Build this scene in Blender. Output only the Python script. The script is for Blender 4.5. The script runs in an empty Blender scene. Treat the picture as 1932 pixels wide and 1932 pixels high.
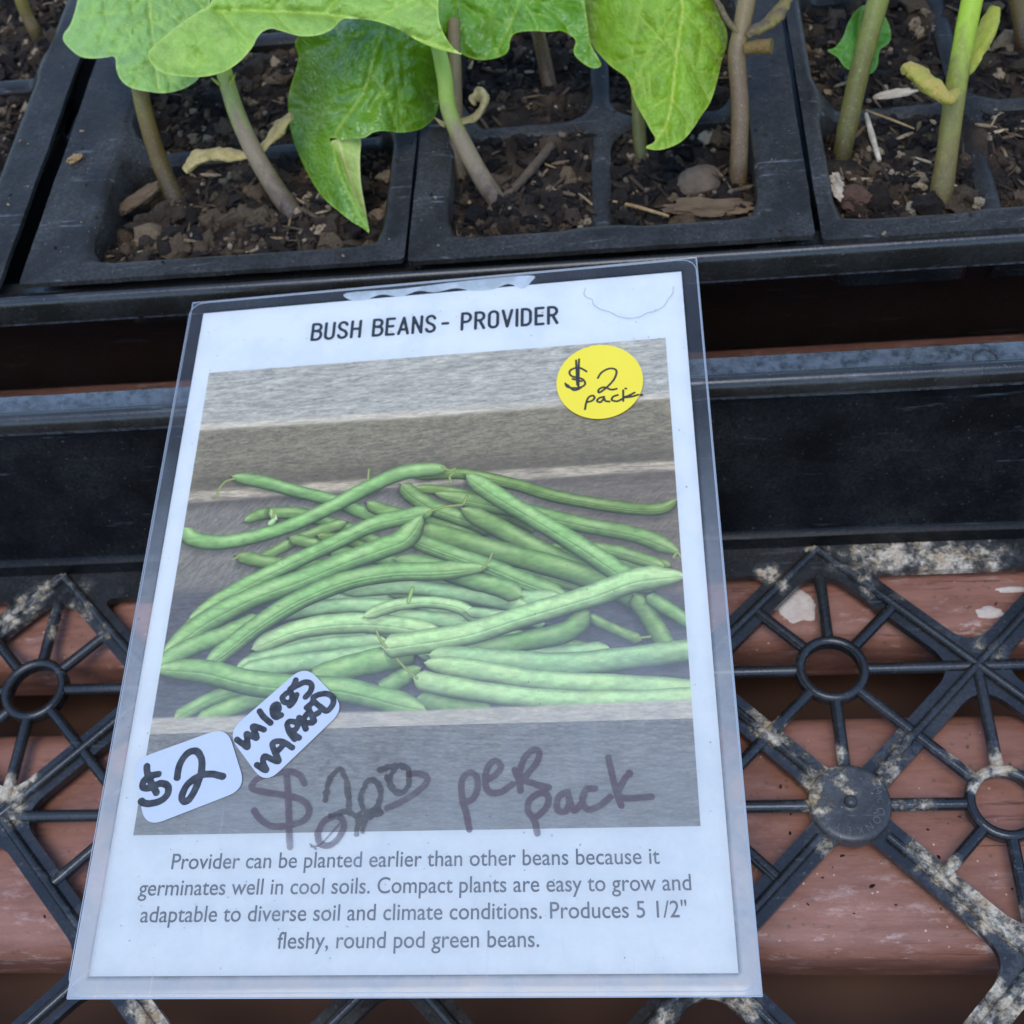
import bpy, math, random
import numpy as np
from mathutils import Matrix, Vector, noise as mnoise
random.seed(7); rng = np.random.default_rng(11)
SC = bpy.context.scene
S = 0.06                    # one lattice period of the tray = 60 mm; geometry below is laid out in periods
# ------------------------------------------------------------------ camera
CM = np.array([[0.9928, 0.04132, 0.11242], [0.02745, 0.83513, -0.54937], [-0.11659, 0.5485, 0.82798]])
CP = np.array([-0.6288, -1.9160, 3.9862])
FP = 4800 / 2.12            # focal length in the units of a 1932 wide frame
cd = bpy.data.cameras.new('camera'); cam = bpy.data.objects.new('camera', cd); SC.collection.objects.link(cam)
u_, s_, v_ = np.linalg.svd(CM); CM = u_ @ v_
cam.matrix_world = Matrix([list(CM[i]) + [CP[i] * S] for i in range(3)] + [[0, 0, 0, 1]])
cd.sensor_width = 36; cd.lens = 36 * 4800 / 4096; cd.clip_start = 0.005; cd.clip_end = 200
cd.dof.use_dof = True; cd.dof.focus_distance = 3.30 * S; cd.dof.aperture_fstop = 42
SC.camera = cam
# ------------------------------------------------------------------ light
SUN_EL, SUN_AZ = math.radians(70), math.radians(190)
w = bpy.data.worlds.new('World'); SC.world = w; w.use_nodes = True
nt = w.node_tree; bg = nt.nodes['Background']; sky = nt.nodes.new('ShaderNodeTexSky')
sky.sky_type = 'NISHITA'; sky.sun_disc = False; sky.sun_elevation = SUN_EL; sky.sun_rotation = SUN_AZ
sky.air_density = 1.0; sky.dust_density = 0.2; sky.ozone_density = 4.5
nt.links.new(sky.outputs[0], bg.inputs[0]); bg.inputs[1].default_value = 0.15
ld = bpy.data.lights.new('sun', 'SUN'); ld.energy = 0.6; ld.angle = math.radians(32); ld.color = (1, 0.99, 0.95)
sun = bpy.data.objects.new('sun', ld); SC.collection.objects.link(sun)
sdir = Vector((math.sin(SUN_AZ) * math.cos(SUN_EL), math.cos(SUN_AZ) * math.cos(SUN_EL), math.sin(SUN_EL)))
sun.rotation_euler = sdir.to_track_quat('Z', 'Y').to_euler(); sun.location = (0, 0, 3)
SC.view_settings.view_transform = 'Standard'; SC.view_settings.look = 'None'
SC.view_settings.exposure = 1.36; SC.view_settings.gamma = 1; SC.view_settings.use_curve_mapping = False

# ------------------------------------------------------------------ helpers
def lin(c): c = np.asarray(c, float) / 255.; return np.where(c <= .04045, c / 12.92, ((c + .055) / 1.055) ** 2.4)
def srgb(c): c = np.clip(c, 0, 1); return np.where(c <= .0031308, c * 12.92, 1.055 * c ** (1 / 2.4) - .055)
WHITE = lin((190, 213, 249))
def alb(r, g, b, k=.8): return tuple(np.clip(lin((r, g, b)) / WHITE * k, 0, .9)) + (1,)
def rays(p):
    p = np.atleast_2d(np.asarray(p, float))
    return np.stack([(p[:, 0] - 966) / FP, -(p[:, 1] - 966) / FP, -np.ones(len(p))], 1) @ CM.T
def at(p, z):                # point of the level z seen at p
    d = rays(p); return CP + d * ((np.asarray(z, float) - CP[2]) / d[:, 2])[:, None]
def at1(x, y, z): return at([(x, y)], z)[0]
def crop(x0, y0, sc, pts): return [((x0 + x / sc) / 2.12, (y0 + y / sc) / 2.12) for x, y in pts]
def smooth(pts, n=8, closed=False):
    p = np.asarray(pts, float); m = len(p)
    if m < 3 and not closed: return np.array([p[0] + (p[-1] - p[0]) * t for t in np.linspace(0, 1, n)])
    out = []
    for i in range(m if closed else m - 1):
        if closed: a, b, c, d = p[i - 1], p[i], p[(i + 1) % m], p[(i + 2) % m]
        else: a, b, c, d = p[max(i - 1, 0)], p[i], p[i + 1], p[min(i + 2, m - 1)]
        for t in np.arange(n) / n:
            out.append(.5 * (2 * b + (c - a) * t + (2 * a - 5 * b + 4 * c - d) * t * t + (3 * b - a - 3 * c + d) * t ** 3))
    if not closed: out.append(p[-1])
    return np.array(out)
def link(o):
    SC.collection.objects.link(o); return o
ORG = {}
def tag(o, label=None, cat=None, group=None, kind=None):
    if label: o['label'] = label
    if cat: o['category'] = cat
    if group: o['group'] = group
    if kind: o['kind'] = kind
    return o
def thing(name, loc, label, cat, group=None):
    o = link(bpy.data.objects.new(name, None)); o.location = Vector(loc) * S; o.empty_display_size = .005
    ORG[o.name] = np.array(loc, float); return tag(o, label, cat, group)
def mesh(name, V, F, mat, parent=None, attrs=None, flat=False):
    V = np.asarray(V, float)
    if parent is not None: org = ORG[parent.name]
    else: org = np.array([(V[:, 0].min() + V[:, 0].max()) / 2, (V[:, 1].min() + V[:, 1].max()) / 2, V[:, 2].min()])
    me = bpy.data.meshes.new(name)
    me.from_pydata(((V - org) * S).tolist(), [], F if isinstance(F, list) else F.tolist())
    for k, a in (attrs or {}).items():
        a = np.asarray(a, float)
        if a.ndim == 1:
            at_ = me.attributes.new(k, 'FLOAT', 'POINT'); at_.data.foreach_set('value', a.astype(np.float32))
        else:
            at_ = me.attributes.new(k, 'FLOAT_COLOR', 'POINT')
            at_.data.foreach_set('color', np.c_[a, np.ones(len(a))].astype(np.float32).ravel())
    me.materials.append(mat)
    if not flat: me.polygons.foreach_set('use_smooth', np.ones(len(me.polygons), bool))
    me.update(); me.validate()
    o = link(bpy.data.objects.new(name, me))
    if parent is not None:
        o.parent = parent; ORG[o.name] = org
        if parent.type == 'MESH': pass
    else: o.location = Vector(org) * S; ORG[o.name] = org
    if not flat:
        try: me.set_sharp_from_angle(angle=math.radians(50))
        except Exception: pass
    return o
def join(parts):
    V, F, n = [], [], 0
    for v, f in parts:
        v = np.asarray(v, float); V.append(v); F += [tuple(int(i) + n for i in q) for q in f]; n += len(v)
    return np.concatenate(V), F
# marching squares: filled region F>0 -> vertices, faces, border segments
MS = {1: [('a', 'ab', 'da')], 2: [('b', 'bc', 'ab')], 3: [('a', 'b', 'bc', 'da')], 4: [('c', 'cd', 'bc')],
      5: [('a', 'ab', 'bc', 'c', 'cd', 'da')], 6: [('b', 'c', 'cd', 'ab')], 7: [('a', 'b', 'c', 'cd', 'da')],
      8: [('d', 'da', 'cd')], 9: [('a', 'ab', 'cd', 'd')], 10: [('b', 'bc', 'cd', 'd', 'da', 'ab')],
      11: [('a', 'b', 'bc', 'cd', 'd')], 12: [('c', 'd', 'da', 'bc')], 13: [('a', 'ab', 'bc', 'c', 'd')],
      14: [('b', 'c', 'd', 'da', 'ab')], 15: [('a', 'b', 'c', 'd')]}
def ms(F, xs, ys):
    ny, nx = F.shape; N = ny * nx; pos = F > 0
    c = pos[:-1, :-1] * 1 + pos[:-1, 1:] * 2 + pos[1:, 1:] * 4 + pos[1:, :-1] * 8
    X, Y = np.meshgrid(xs, ys)
    def cross(A, B):
        t = A / np.where(np.abs(A - B) < 1e-12, 1, A - B); return np.clip(t, .02, .98)
    th = cross(F[:, :-1], F[:, 1:]); tv = cross(F[:-1], F[1:])
    H = np.zeros((ny, nx, 2)); H[:, :-1, 0] = X[:, :-1] + th * (X[:, 1:] - X[:, :-1]); H[:, :, 1] = Y
    W = np.zeros((ny, nx, 2)); W[:, :, 0] = X; W[:-1, :, 1] = Y[:-1] + tv * (Y[1:] - Y[:-1])
    P = np.concatenate([np.stack([X, Y], 2).reshape(-1, 2), H.reshape(-1, 2), W.reshape(-1, 2)])
    faces, seg = [], []
    for k in range(1, 16):
        j, i = np.nonzero(c == k)
        if len(j) == 0: continue
        base = j * nx + i
        idm = {'a': base, 'b': base + 1, 'c': base + nx + 1, 'd': base + nx,
               'ab': N + base, 'cd': N + base + nx, 'da': 2 * N + base, 'bc': 2 * N + base + 1}
        for poly in MS[k]:
            A = np.stack([idm[t] for t in poly], 1); faces += A.tolist()
            for q in range(len(poly)):
                p0, p1 = poly[q], poly[(q + 1) % len(poly)]
                if len(p0) == 2 and len(p1) == 2: seg += np.stack([idm[p0], idm[p1]], 1).tolist()
    # grid border
    used = np.unique(np.concatenate([np.array(f) for f in faces])); mp = -np.ones(3 * N, int); mp[used] = np.arange(len(used))
    return P[used], [[int(mp[i]) for i in f] for f in faces], [(int(mp[a]), int(mp[b])) for a, b in seg]
def extrude(P3, B3, faces, seg):      # top sheet, bottom sheet, side walls
    n = len(P3); V = np.concatenate([P3, B3])
    F = list(faces) + [[i + n for i in f[::-1]] for f in faces] + [[b, a, a + n, b + n] for a, b in seg]
    return V, F
def segdist(P, poly):
    P = np.asarray(P, float); best = np.full(len(P), 1e9)
    for a, b in zip(poly[:-1], poly[1:]):
        d = b - a; L = d @ d
        t = np.clip(((P - a) @ d) / (L if L > 0 else 1), 0, 1); best = np.minimum(best, np.hypot(*(P - a - t[:, None] * d).T))
    return best
def inpoly(P, poly):
    x, y = P[:, 0], P[:, 1]; r = np.zeros(len(P), bool); q = np.roll(poly, -1, 0)
    for (x0, y0), (x1, y1) in zip(poly, q):
        if y0 == y1: continue
        r ^= ((y0 > y) != (y1 > y)) & (x < (x1 - x0) * (y - y0) / (y1 - y0) + x0)
    return r
def polyfield(poly, res, pad=2):
    lo, hi = poly.min(0) - pad * res, poly.max(0) + pad * res
    xs, ys = np.arange(lo[0], hi[0] + res, res), np.arange(lo[1], hi[1] + res, res)
    X, Y = np.meshgrid(xs, ys); P = np.stack([X.ravel(), Y.ravel()], 1)
    d = segdist(P, np.concatenate([poly, poly[:1]])); return np.where(inpoly(P, poly), d, -d).reshape(X.shape), xs, ys
def rrect(X, Y, x0, x1, y0, y1, r):   # >0 inside
    qx = np.abs(X - (x0 + x1) / 2) - (x1 - x0) / 2 + r; qy = np.abs(Y - (y0 + y1) / 2) - (y1 - y0) / 2 + r
    return -(np.hypot(np.maximum(qx, 0), np.maximum(qy, 0)) + np.minimum(np.maximum(qx, qy), 0) - r)
def smin(a, b, k): h = np.clip(.5 + .5 * (b - a) / k, 0, 1); return b * (1 - h) + a * h - k * h * (1 - h)
def tube(path, rad, seg=14, caps=True, squash=1.0):
    path = np.asarray(path, float); n = len(path); rad = np.broadcast_to(np.asarray(rad, float), (n,))
    T = np.gradient(path, axis=0); T /= np.linalg.norm(T, axis=1)[:, None]
    ref = np.array([.3, -1, .2]) if abs(T[0] @ np.array([.3, -1, .2])) < .9 else np.array([1., 0, 0])
    V = []; N = ref - (ref @ T[0]) * T[0]
    for i in range(n):
        N = N - (N @ T[i]) * T[i]; N /= np.linalg.norm(N); B = np.cross(T[i], N)
        for k in range(seg):
            a = 2 * math.pi * k / seg; V.append(path[i] + rad[i] * (math.cos(a) * N + squash * math.sin(a) * B))
    F = [[i * seg + k, i * seg + (k + 1) % seg, (i + 1) * seg + (k + 1) % seg, (i + 1) * seg + k] for i in range(n - 1) for k in range(seg)]
    if caps: F += [list(range(seg))[::-1], [(n - 1) * seg + k for k in range(seg)]]
    return np.array(V), F
def vnoise(P, scale, oct=4, seed=0.0):
    return np.array([mnoise.fractal(Vector((p[0] * scale + seed, p[1] * scale + 3.1 * seed, (p[2] if len(p) > 2 else 0) * scale)), .6, 2.0, oct) for p in P])
def fnoise(x, y, seed=0):            # cheap vectorised value noise
    xi, yi = np.floor(x).astype(int), np.floor(y).astype(int); fx, fy = x - xi, y - yi
    def h(a, b):
        n = (a * 374761393 + b * 668265263 + seed * 974711) & 0x7fffffff
        n = ((n ^ (n >> 13)) * 1274126177) & 0x7fffffff; return ((n ^ (n >> 16)) & 0xffff) / 65535.
    fx, fy = fx * fx * (3 - 2 * fx), fy * fy * (3 - 2 * fy)
    return (h(xi, yi) * (1 - fx) + h(xi + 1, yi) * fx) * (1 - fy) + (h(xi, yi + 1) * (1 - fx) + h(xi + 1, yi + 1) * fx) * fy
def fbm(x, y, seed=0, o=4):
    s = 0; a = .5
    for k in range(o): s = s + a * fnoise(x * 2 ** k, y * 2 ** k, seed + k * 17); a *= .5
    return s / (1 - .5 ** o)

# ------------------------------------------------------------------ materials
class Mat:
    def __init__(s, name):
        s.m = bpy.data.materials.new(name); s.m.use_nodes = True; s.t = s.m.node_tree
        s.b = s.t.nodes['Principled BSDF']; s.out = s.t.nodes['Material Output']
        s.co = s.n('ShaderNodeTexCoord').outputs['Object']
    def n(s, typ, **kw):
        x = s.t.nodes.new(typ)
        for k, v in kw.items(): setattr(x, k, v)
        return x
    def put(s, sock, v):
        if isinstance(v, bpy.types.NodeSocket): s.t.links.new(v, sock)
        elif isinstance(v, (tuple, list)) and len(v) == 3 and sock.type == 'RGBA': sock.default_value = tuple(v) + (1,)
        else: sock.default_value = v
    def map(s, scale=(1, 1, 1), rot=(0, 0, 0)):
        x = s.n('ShaderNodeMapping'); s.put(x.inputs[0], s.co); x.inputs['Scale'].default_value = scale; x.inputs['Rotation'].default_value = rot
        return x.outputs[0]
    def noise(s, scale, detail=4, rough=.55, vec=None, dist=0):
        x = s.n('ShaderNodeTexNoise'); s.put(x.inputs['Vector'], vec if vec is not None else s.co)
        x.inputs['Scale'].default_value = scale; x.inputs['Detail'].default_value = detail
        x.inputs['Roughness'].default_value = rough; x.inputs['Distortion'].default_value = dist
        return x.outputs[0]
    def vor(s, scale, feature='F1', vec=None, out=0):
        x = s.n('ShaderNodeTexVoronoi', feature=feature); s.put(x.inputs['Vector'], vec if vec is not None else s.co)
        x.inputs['Scale'].default_value = scale; return x.outputs[out]
    def ramp(s, f, a, b, lo=0., hi=1.):
        x = s.n('ShaderNodeMapRange'); x.inputs[1].default_value = a; x.inputs[2].default_value = b
        x.inputs[3].default_value = lo; x.inputs[4].default_value = hi; s.put(x.inputs[0], f); return x.outputs[0]
    def math(s, op, a, b=0.):
        x = s.n('ShaderNodeMath', operation=op); s.put(x.inputs[0], a); s.put(x.inputs[1], b); return x.outputs[0]
    def mix(s, f, a, b, blend='MIX'):
        x = s.n('ShaderNodeMix', data_type='RGBA', blend_type=blend); s.put(x.inputs[0], f)
        s.put(x.inputs[6], a); s.put(x.inputs[7], b); return x.outputs[2]
    def attr(s, name, col=False):
        x = s.n('ShaderNodeAttribute'); x.attribute_name = name; return x.outputs[0 if col else 2]
    def bump(s, h, strength, dist=.001, prev=None):
        x = s.n('ShaderNodeBump'); x.inputs['Strength'].default_value = strength; x.inputs['Distance'].default_value = dist
        s.put(x.inputs['Height'], h)
        if prev is not None: s.put(x.inputs['Normal'], prev)
        return x.outputs[0]
    def set(s, **kw):
        nm = {'col': 'Base Color', 'rough': 'Roughness', 'spec': 'Specular IOR Level', 'normal': 'Normal', 'trans': 'Transmission Weight',
              'alpha': 'Alpha', 'sss': 'Subsurface Weight', 'coat': 'Coat Weight', 'sheen': 'Sheen Weight'}
        for k, v in kw.items(): s.put(s.b.inputs[nm[k]], v)
        return s.m

def plastic(name, base, rough, dust, crust=False, spec=.5):
    m = Mat(name)
    big = m.noise(60, 5, .6); fine = m.noise(900, 3, .6); scr = m.noise(250, 4, .7, m.map((.15, 1, 1), (0, 0, .5)))
    col = m.mix(m.math('MULTIPLY', m.ramp(big, .38, .75, .15 * dust, dust), m.ramp(m.noise(1300, 4, .75), .35, .7, .2, 1.5)), base + (1,), (.22, .205, .185, 1))
    col = m.mix(m.ramp(m.noise(330, 5, .75, m.map((.10, 1, 1), (0, 0, .12)), .6), .62, .70, 0, dust * .9), col, (.32, .31, .29, 1)); col = m.mix(m.ramp(scr, .64, .70, 0, dust * 1.0), col, (.35, .36, .37, 1))
    col = m.mix(m.ramp(m.noise(1500, 2), .70, .74, 0, .6 * min(1, dust * 3)), col, (.4, .36, .3, 1))
    h = fine; rg = m.ramp(big, .3, .8, rough - .06, rough + .18); bs = .12
    col = m.mix(m.math('MULTIPLY', m.attr('worn'), m.ramp(m.noise(500, 4, .7), .35, .6)), col, (.20, .20, .20, 1))
    if crust:
        c = m.math('ADD', m.attr('crust'), m.ramp(m.noise(360, 6, .66), .2, .8, -.46, .46))
        mask = m.ramp(c, .46, .70, 0, .92)
        halo = m.ramp(c, .26, .55, 0, .6)
        col = m.mix(halo, col, (.12, .118, .108, 1))
        cc = m.mix(m.ramp(m.noise(260, 5), .44, .66), alb(204, 204, 204), alb(172, 160, 136))
        cc = m.mix(m.ramp(m.noise(1100, 5, .6), .45, .68, .0, .7), cc, alb(118, 116, 114))
        col = m.mix(mask, col, cc)
        rg = m.math('MAXIMUM', rg, m.math('MULTIPLY', mask, .9))
        nb = m.bump(m.math('MULTIPLY', mask, m.ramp(m.noise(1300, 5, .7), 0, 1, .4, 1.4)), .9, .0012)
        nb = m.bump(fine, .12, .0004, nb); m.set(normal=nb)
    else: m.set(normal=m.bump(h, bs, .0004))
    return m.set(col=col, rough=rg, spec=spec)
M_TRAY = plastic('tray_plastic', (.018, .0155, .0125), .34, .2, spec=.35)
M_RIM = plastic('rim_plastic', (.013, .0108, .0078), .24, .12, spec=.5)
M_LATT = plastic('lattice_plastic', (.012, .0108, .009), .22, .13, crust=True, spec=.5)
M_HUB = plastic('hub_plastic', (.034, .031, .027), .32, .30, crust=True, spec=.4)
M_LETTER = plastic('raised_letter_plastic', (.095, .09, .082), .4, .3, spec=.4)
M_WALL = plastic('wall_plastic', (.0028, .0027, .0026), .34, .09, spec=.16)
M_PACK = plastic('pack_plastic', (.0150, .0120, .0085), .38, .26, spec=.13)

m = Mat('painted_wood')
g = m.noise(150, 7, .72, m.map((.30, 1.0, 1.0))); g2 = m.noise(1100, 4, .65, m.map((.18, 1, 1)))
col = m.mix(m.ramp(g, .3, .7), alb(98, 67, 59), alb(132, 100, 94)); col = m.mix(m.ramp(g2, .4, .65, 0, .12), col, alb(150, 124, 124))
sp = m.ramp(m.vor(420), .12, .22, 1, 0); sp = m.math('MULTIPLY', sp, m.ramp(m.noise(90, 3), .42, .56))
col = m.mix(m.math('MULTIPLY', sp, .75), col, alb(84, 76, 72))
sw = m.ramp(m.vor(430, vec=m.map((1, 1, 1), (0, 0, .7))), .06, .11, 1, 0); sw = m.math('MULTIPLY', sw, m.ramp(m.noise(60, 3), .46, .56))
col = m.mix(m.math('MULTIPLY', sw, .7), col, alb(200, 190, 190))
scf = m.math('MULTIPLY', m.ramp(m.noise(260, 8, .78, m.map((.35, 1, 1))), .55, .66), m.attr('edge'))
col = m.mix(m.math('MULTIPLY', scf, .75), col, alb(190, 184, 196))
ck = m.math('ABSOLUTE', m.math('SUBTRACT', m.noise(130, 5, .6, m.map((.05, 1, 1), (0, 0, .02))), .5)); ck = m.math('MULTIPLY', m.ramp(ck, .002, .012, 1, 0), m.ramp(m.noise(45, 4), .50, .60))
col = m.mix(m.math('MULTIPLY', ck, .65), col, alb(52, 36, 32))
M_WOOD = m.set(col=col, rough=m.ramp(g, .3, .7, .42, .6), spec=.35, normal=m.bump(m.math('ADD', g2, m.math('MULTIPLY', g, .6)), .18, .0006))
m = Mat('dark_wood'); g = m.noise(60, 5, .6, m.map((.1, 1, 1)))
M_DWOOD = m.set(col=m.mix(g, (.055, .020, .008, 1), (.13, .05, .02, 1)), rough=.7)
m = Mat('dark_ground'); M_GROUND = m.set(col=m.mix(m.noise(8, 6), (.012, .010, .008, 1), (.035, .03, .024, 1)), rough=.95)
m = Mat('white_stain'); M_STAIN = m.set(col=m.mix(m.noise(600, 5), alb(150, 146, 150), alb(196, 202, 212)), rough=.9, normal=m.bump(m.noise(900, 4), .6, .0006))

m = Mat('soil')
tint = m.attr('tint', True); f1 = m.noise(1500, 5, .7); f2 = m.noise(420, 4, .7)
col = m.mix(m.ramp(f1, .35, .7, 0, .75), tint, m.mix(.5, tint, (.012, .008, .006, 1)))
col = m.mix(m.ramp(m.noise(2600, 2), .66, .72, 0, .35), col, (.26, .2, .14, 1))
M_SOIL = m.set(col=col, rough=.85, spec=.25, normal=m.bump(f1, 1., .0012, m.bump(f2, .9, .0025)))
def simple(name, c1, c2, sc, rough=.8, bump=.5, stretch=None, spec=.3):
    m = Mat(name); v = m.map(stretch) if stretch else None
    f = m.noise(sc, 6, .65, v); f2 = m.noise(sc * 4, 4, .65, v)
    col = m.mix(m.ramp(f, .3, .7), c1, c2); col = m.mix(m.ramp(f2, .5, .7, 0, .4), col, tuple(x * .5 for x in c1[:3]) + (1,))
    return m.set(col=col, rough=rough, spec=spec, normal=m.bump(f2, bump, .0006, m.bump(f, bump, .0012)))
M_STONE = simple('stone', alb(74, 68, 62), alb(104, 96, 88), 260)
M_BARK = simple('bark', alb(62, 54, 44), alb(110, 98, 82), 300, stretch=(.3, 1, 1))
M_TWIG = simple('twig', alb(56, 50, 44), alb(88, 80, 70), 400, stretch=(.4, 1, 1))
M_PERL = simple('perlite', alb(150, 142, 126), alb(205, 200, 188), 900, bump=.8)
M_STRAW = simple('straw', alb(110, 92, 66), alb(165, 148, 118), 500)
M_GREYCHIP = simple('grey_chip', alb(128, 126, 120), alb(190, 190, 186), 500, stretch=(.3, 1, 1))

def leafmat(name, base, vein, rough, trans, spec=.5, quilt=.5, edge=None):
    m = Mat(name)
    v = m.attr('vein'); uvx = m.co
    cell = m.vor(620, 'DISTANCE_TO_EDGE', m.mix(.012, m.co, m.n('ShaderNodeTexNoise').outputs[1]) if False else None)
    cell2 = m.vor(1250, 'DISTANCE_TO_EDGE')
    net = m.ramp(cell, .0, .06, 1, 0); net2 = m.ramp(cell2, .0, .10, 1, 0)
    nz = m.noise(160, 4); fine = m.noise(2200, 3)
    col = m.mix(m.ramp(nz, .3, .7), tuple(np.array(base[:3]) * .82) + (1,), tuple(np.array(base[:3]) * 1.16) + (1,))
    col = m.mix(m.math('MULTIPLY', net, .12), col, vein); col = m.mix(m.math('MULTIPLY', net2, .12), col, vein)
    col = m.mix(m.math('MULTIPLY', v, .8), col, vein)
    col = m.mix(m.math('MULTIPLY', m.attr('rim'), .55), col, edge or vein)
    h = m.math('SUBTRACT', m.ramp(cell, 0, .30), m.math('MULTIPLY', net2, .25))
    nb = m.bump(h, quilt * .5, .0009); nb = m.bump(fine, .15, .0004, nb)
    m.set(col=col, rough=m.ramp(nz, .3, .7, rough - .05, rough + .1), spec=spec, normal=nb)
    tr = m.n('ShaderNodeBsdfTranslucent'); m.put(tr.inputs[0], m.mix(.5, col, (.35, .6, .05, 1))); m.put(tr.inputs[1], nb)
    mx = m.n('ShaderNodeMixShader'); mx.inputs[0].default_value = trans
    m.t.links.new(m.b.outputs[0], mx.inputs[1]); m.t.links.new(tr.outputs[0], mx.inputs[2]); m.t.links.new(mx.outputs[0], m.out.inputs[0])
    return m.m
M_LEAFP = leafmat('pale_leaf', alb(110, 155, 78), alb(160, 194, 118), .42, .10, quilt=.6)
M_LEAFB = leafmat('broad_leaf', alb(115, 157, 68), alb(164, 196, 106), .46, .10, quilt=.45)
M_LEAFD = leafmat('glossy_leaf', alb(80, 130, 20), alb(140, 172, 66), .19, .2, .7, .5, alb(140, 180, 60))
M_LEAFM = leafmat('mid_leaf', alb(82, 136, 26), alb(134, 174, 74), .19, .18, .55, .5, alb(140, 180, 60))
M_LEAFR = leafmat('bright_leaf', alb(106, 150, 28), alb(166, 192, 90), .34, .2, .45, .5, alb(150, 176, 70))
M_LEAFU = leafmat('leaf_underside', alb(126, 158, 82), alb(178, 190, 140), .5, .15, .3, .3)
M_LEAFY = leafmat('small_leaf', alb(60, 120, 30), alb(110, 150, 70), .35, .2, .5, .4)

def stemmat(name, low, mid, high):
    m = Mat(name); h = m.attr('h'); n1 = m.noise(500, 4, .6, m.map((1, 1, .25)))
    hh = m.math('ADD', h, m.ramp(n1, .3, .7, -.1, .1))
    c = m.mix(m.ramp(hh, .05, .34), low, mid); c = m.mix(m.ramp(hh, .44, .72), c, high)
    c = m.mix(m.ramp(m.noise(1800, 3), .55, .75, 0, .25), c, alb(150, 150, 120))
    return m.set(col=c, rough=.5, spec=.4, sss=.05, normal=m.bump(m.noise(1500, 3), .25, .0005))
M_ST1 = stemmat('brown_stem', alb(50, 42, 28), alb(72, 64, 30), alb(86, 86, 36))
M_ST2 = stemmat('violet_stem', alb(54, 44, 38), alb(104, 98, 86), alb(116, 146, 62))
M_ST3 = stemmat('tan_stem', alb(70, 56, 34), alb(84, 74, 58), alb(100, 92, 66))
M_ST4 = stemmat('olive_stem', alb(58, 54, 30), alb(74, 78, 34), alb(92, 104, 46))
M_ST5 = stemmat('green_stem', alb(76, 66, 44), alb(96, 100, 52), alb(124, 158, 40))
M_ST6 = stemmat('shaded_stem', alb(44, 34, 26), alb(62, 50, 30), alb(78, 72, 38))
def cotmat(name, c1, c2, c3):
    m = Mat(name); a = m.noise(350, 5, .65); b = m.noise(1200, 5, .7)
    c = m.mix(m.ramp(a, .35, .6), c1, c2); c = m.mix(m.ramp(b, .55, .7, 0, .7), c, c3)
    return m.set(col=c, rough=.55, spec=.35, normal=m.bump(b, .8, .0007, m.bump(a, .7, .0014)))
M_COT1 = cotmat('dry_cotyledon', alb(134, 128, 84), alb(156, 150, 112), alb(104, 92, 78))
M_COT2 = cotmat('yellow_cotyledon', alb(158, 144, 84), alb(136, 142, 66), alb(132, 104, 62))
M_COT3 = cotmat('grey_cotyledon', alb(116, 112, 80), alb(138, 134, 104), alb(84, 76, 66))
M_COT4 = cotmat('green_cotyledon', alb(120, 148, 60), alb(146, 156, 72), alb(156, 134, 54))
M_COT5 = cotmat('purple_cotyledon', alb(112, 110, 54), alb(84, 76, 66), alb(58, 48, 54))

# ------------------------------------------------------------------ ground and bench
mesh('ground', [(-400, -400, -8), (400, -400, -8), (400, 400, -8), (-400, 400, -8)], [(0, 1, 2, 3)], M_GROUND, flat=True)['kind'] = 'structure'
bench = thing('slatted_bench', (-.6, .6, -8), 'reddish brown painted slatted wooden bench under the black plastic trays', 'bench')
BT = -.075
def slat(y0, y1, x0=-9.5, x1=8.5, th=.36, r=.085, top=BT):
    pr = []
    for cx, cz, a0 in ((y0 + r, top - r, 180), (y1 - r, top - r, 90), (y1 - r, top - th + r, 0), (y0 + r, top - th + r, 270)):
        for k in range(9):
            a = math.radians(a0 - k * 90 / 8); pr.append((cx + r * math.cos(a), cz + r * math.sin(a)))
    pr = np.array(pr); n = len(pr); xs = np.linspace(x0, x1, 60)
    # extra rows across the top so the worn band near the front edge is resolved
    V = np.array([(x, y, z) for x in xs for y, z in pr])
    F = [[i * n + k, (i + 1) * n + k, (i + 1) * n + (k + 1) % n, i * n + (k + 1) % n] for i in range(59) for k in range(n)]
    F += [list(range(n)), [59 * n + k for k in range(n)][::-1]]
    e = np.clip(1 - np.abs(V[:, 1] - (y0 + r * .4)) / .09, 0, 1)
    return V, F, e
PIT, WID, Y1 = 1.115, .835, -.965
slats = []
for k in range(-3, 6):
    V, F, e = slat(Y1 + k * PIT, Y1 + k * PIT + WID); slats.append(mesh('slat', V, F, M_WOOD, bench, {'edge': e}))
for x in (-7.5, 6.5):
    V, F, e = slat(-4.6, 6.0, x, x + .9, 1.0, .05, BT - .363); mesh('cross_beam', V, F, M_DWOOD, bench, {'edge': e * 0})
    for y in (-4.2, 5.2):
        V, F, e = slat(y, y + .8, x + .05, x + .85, 6.5, .05, BT - 1.366); mesh('leg', V, F, M_DWOOD, bench, {'edge': e * 0})
for y in (-2.2, -1.12, .05, 1.0):
    V, F, e = slat(y, y + .62, -6.59, 6.49, .5, .06, BT - .62); mesh('stretcher', V, F, M_DWOOD, bench, {'edge': e * 0})
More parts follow.
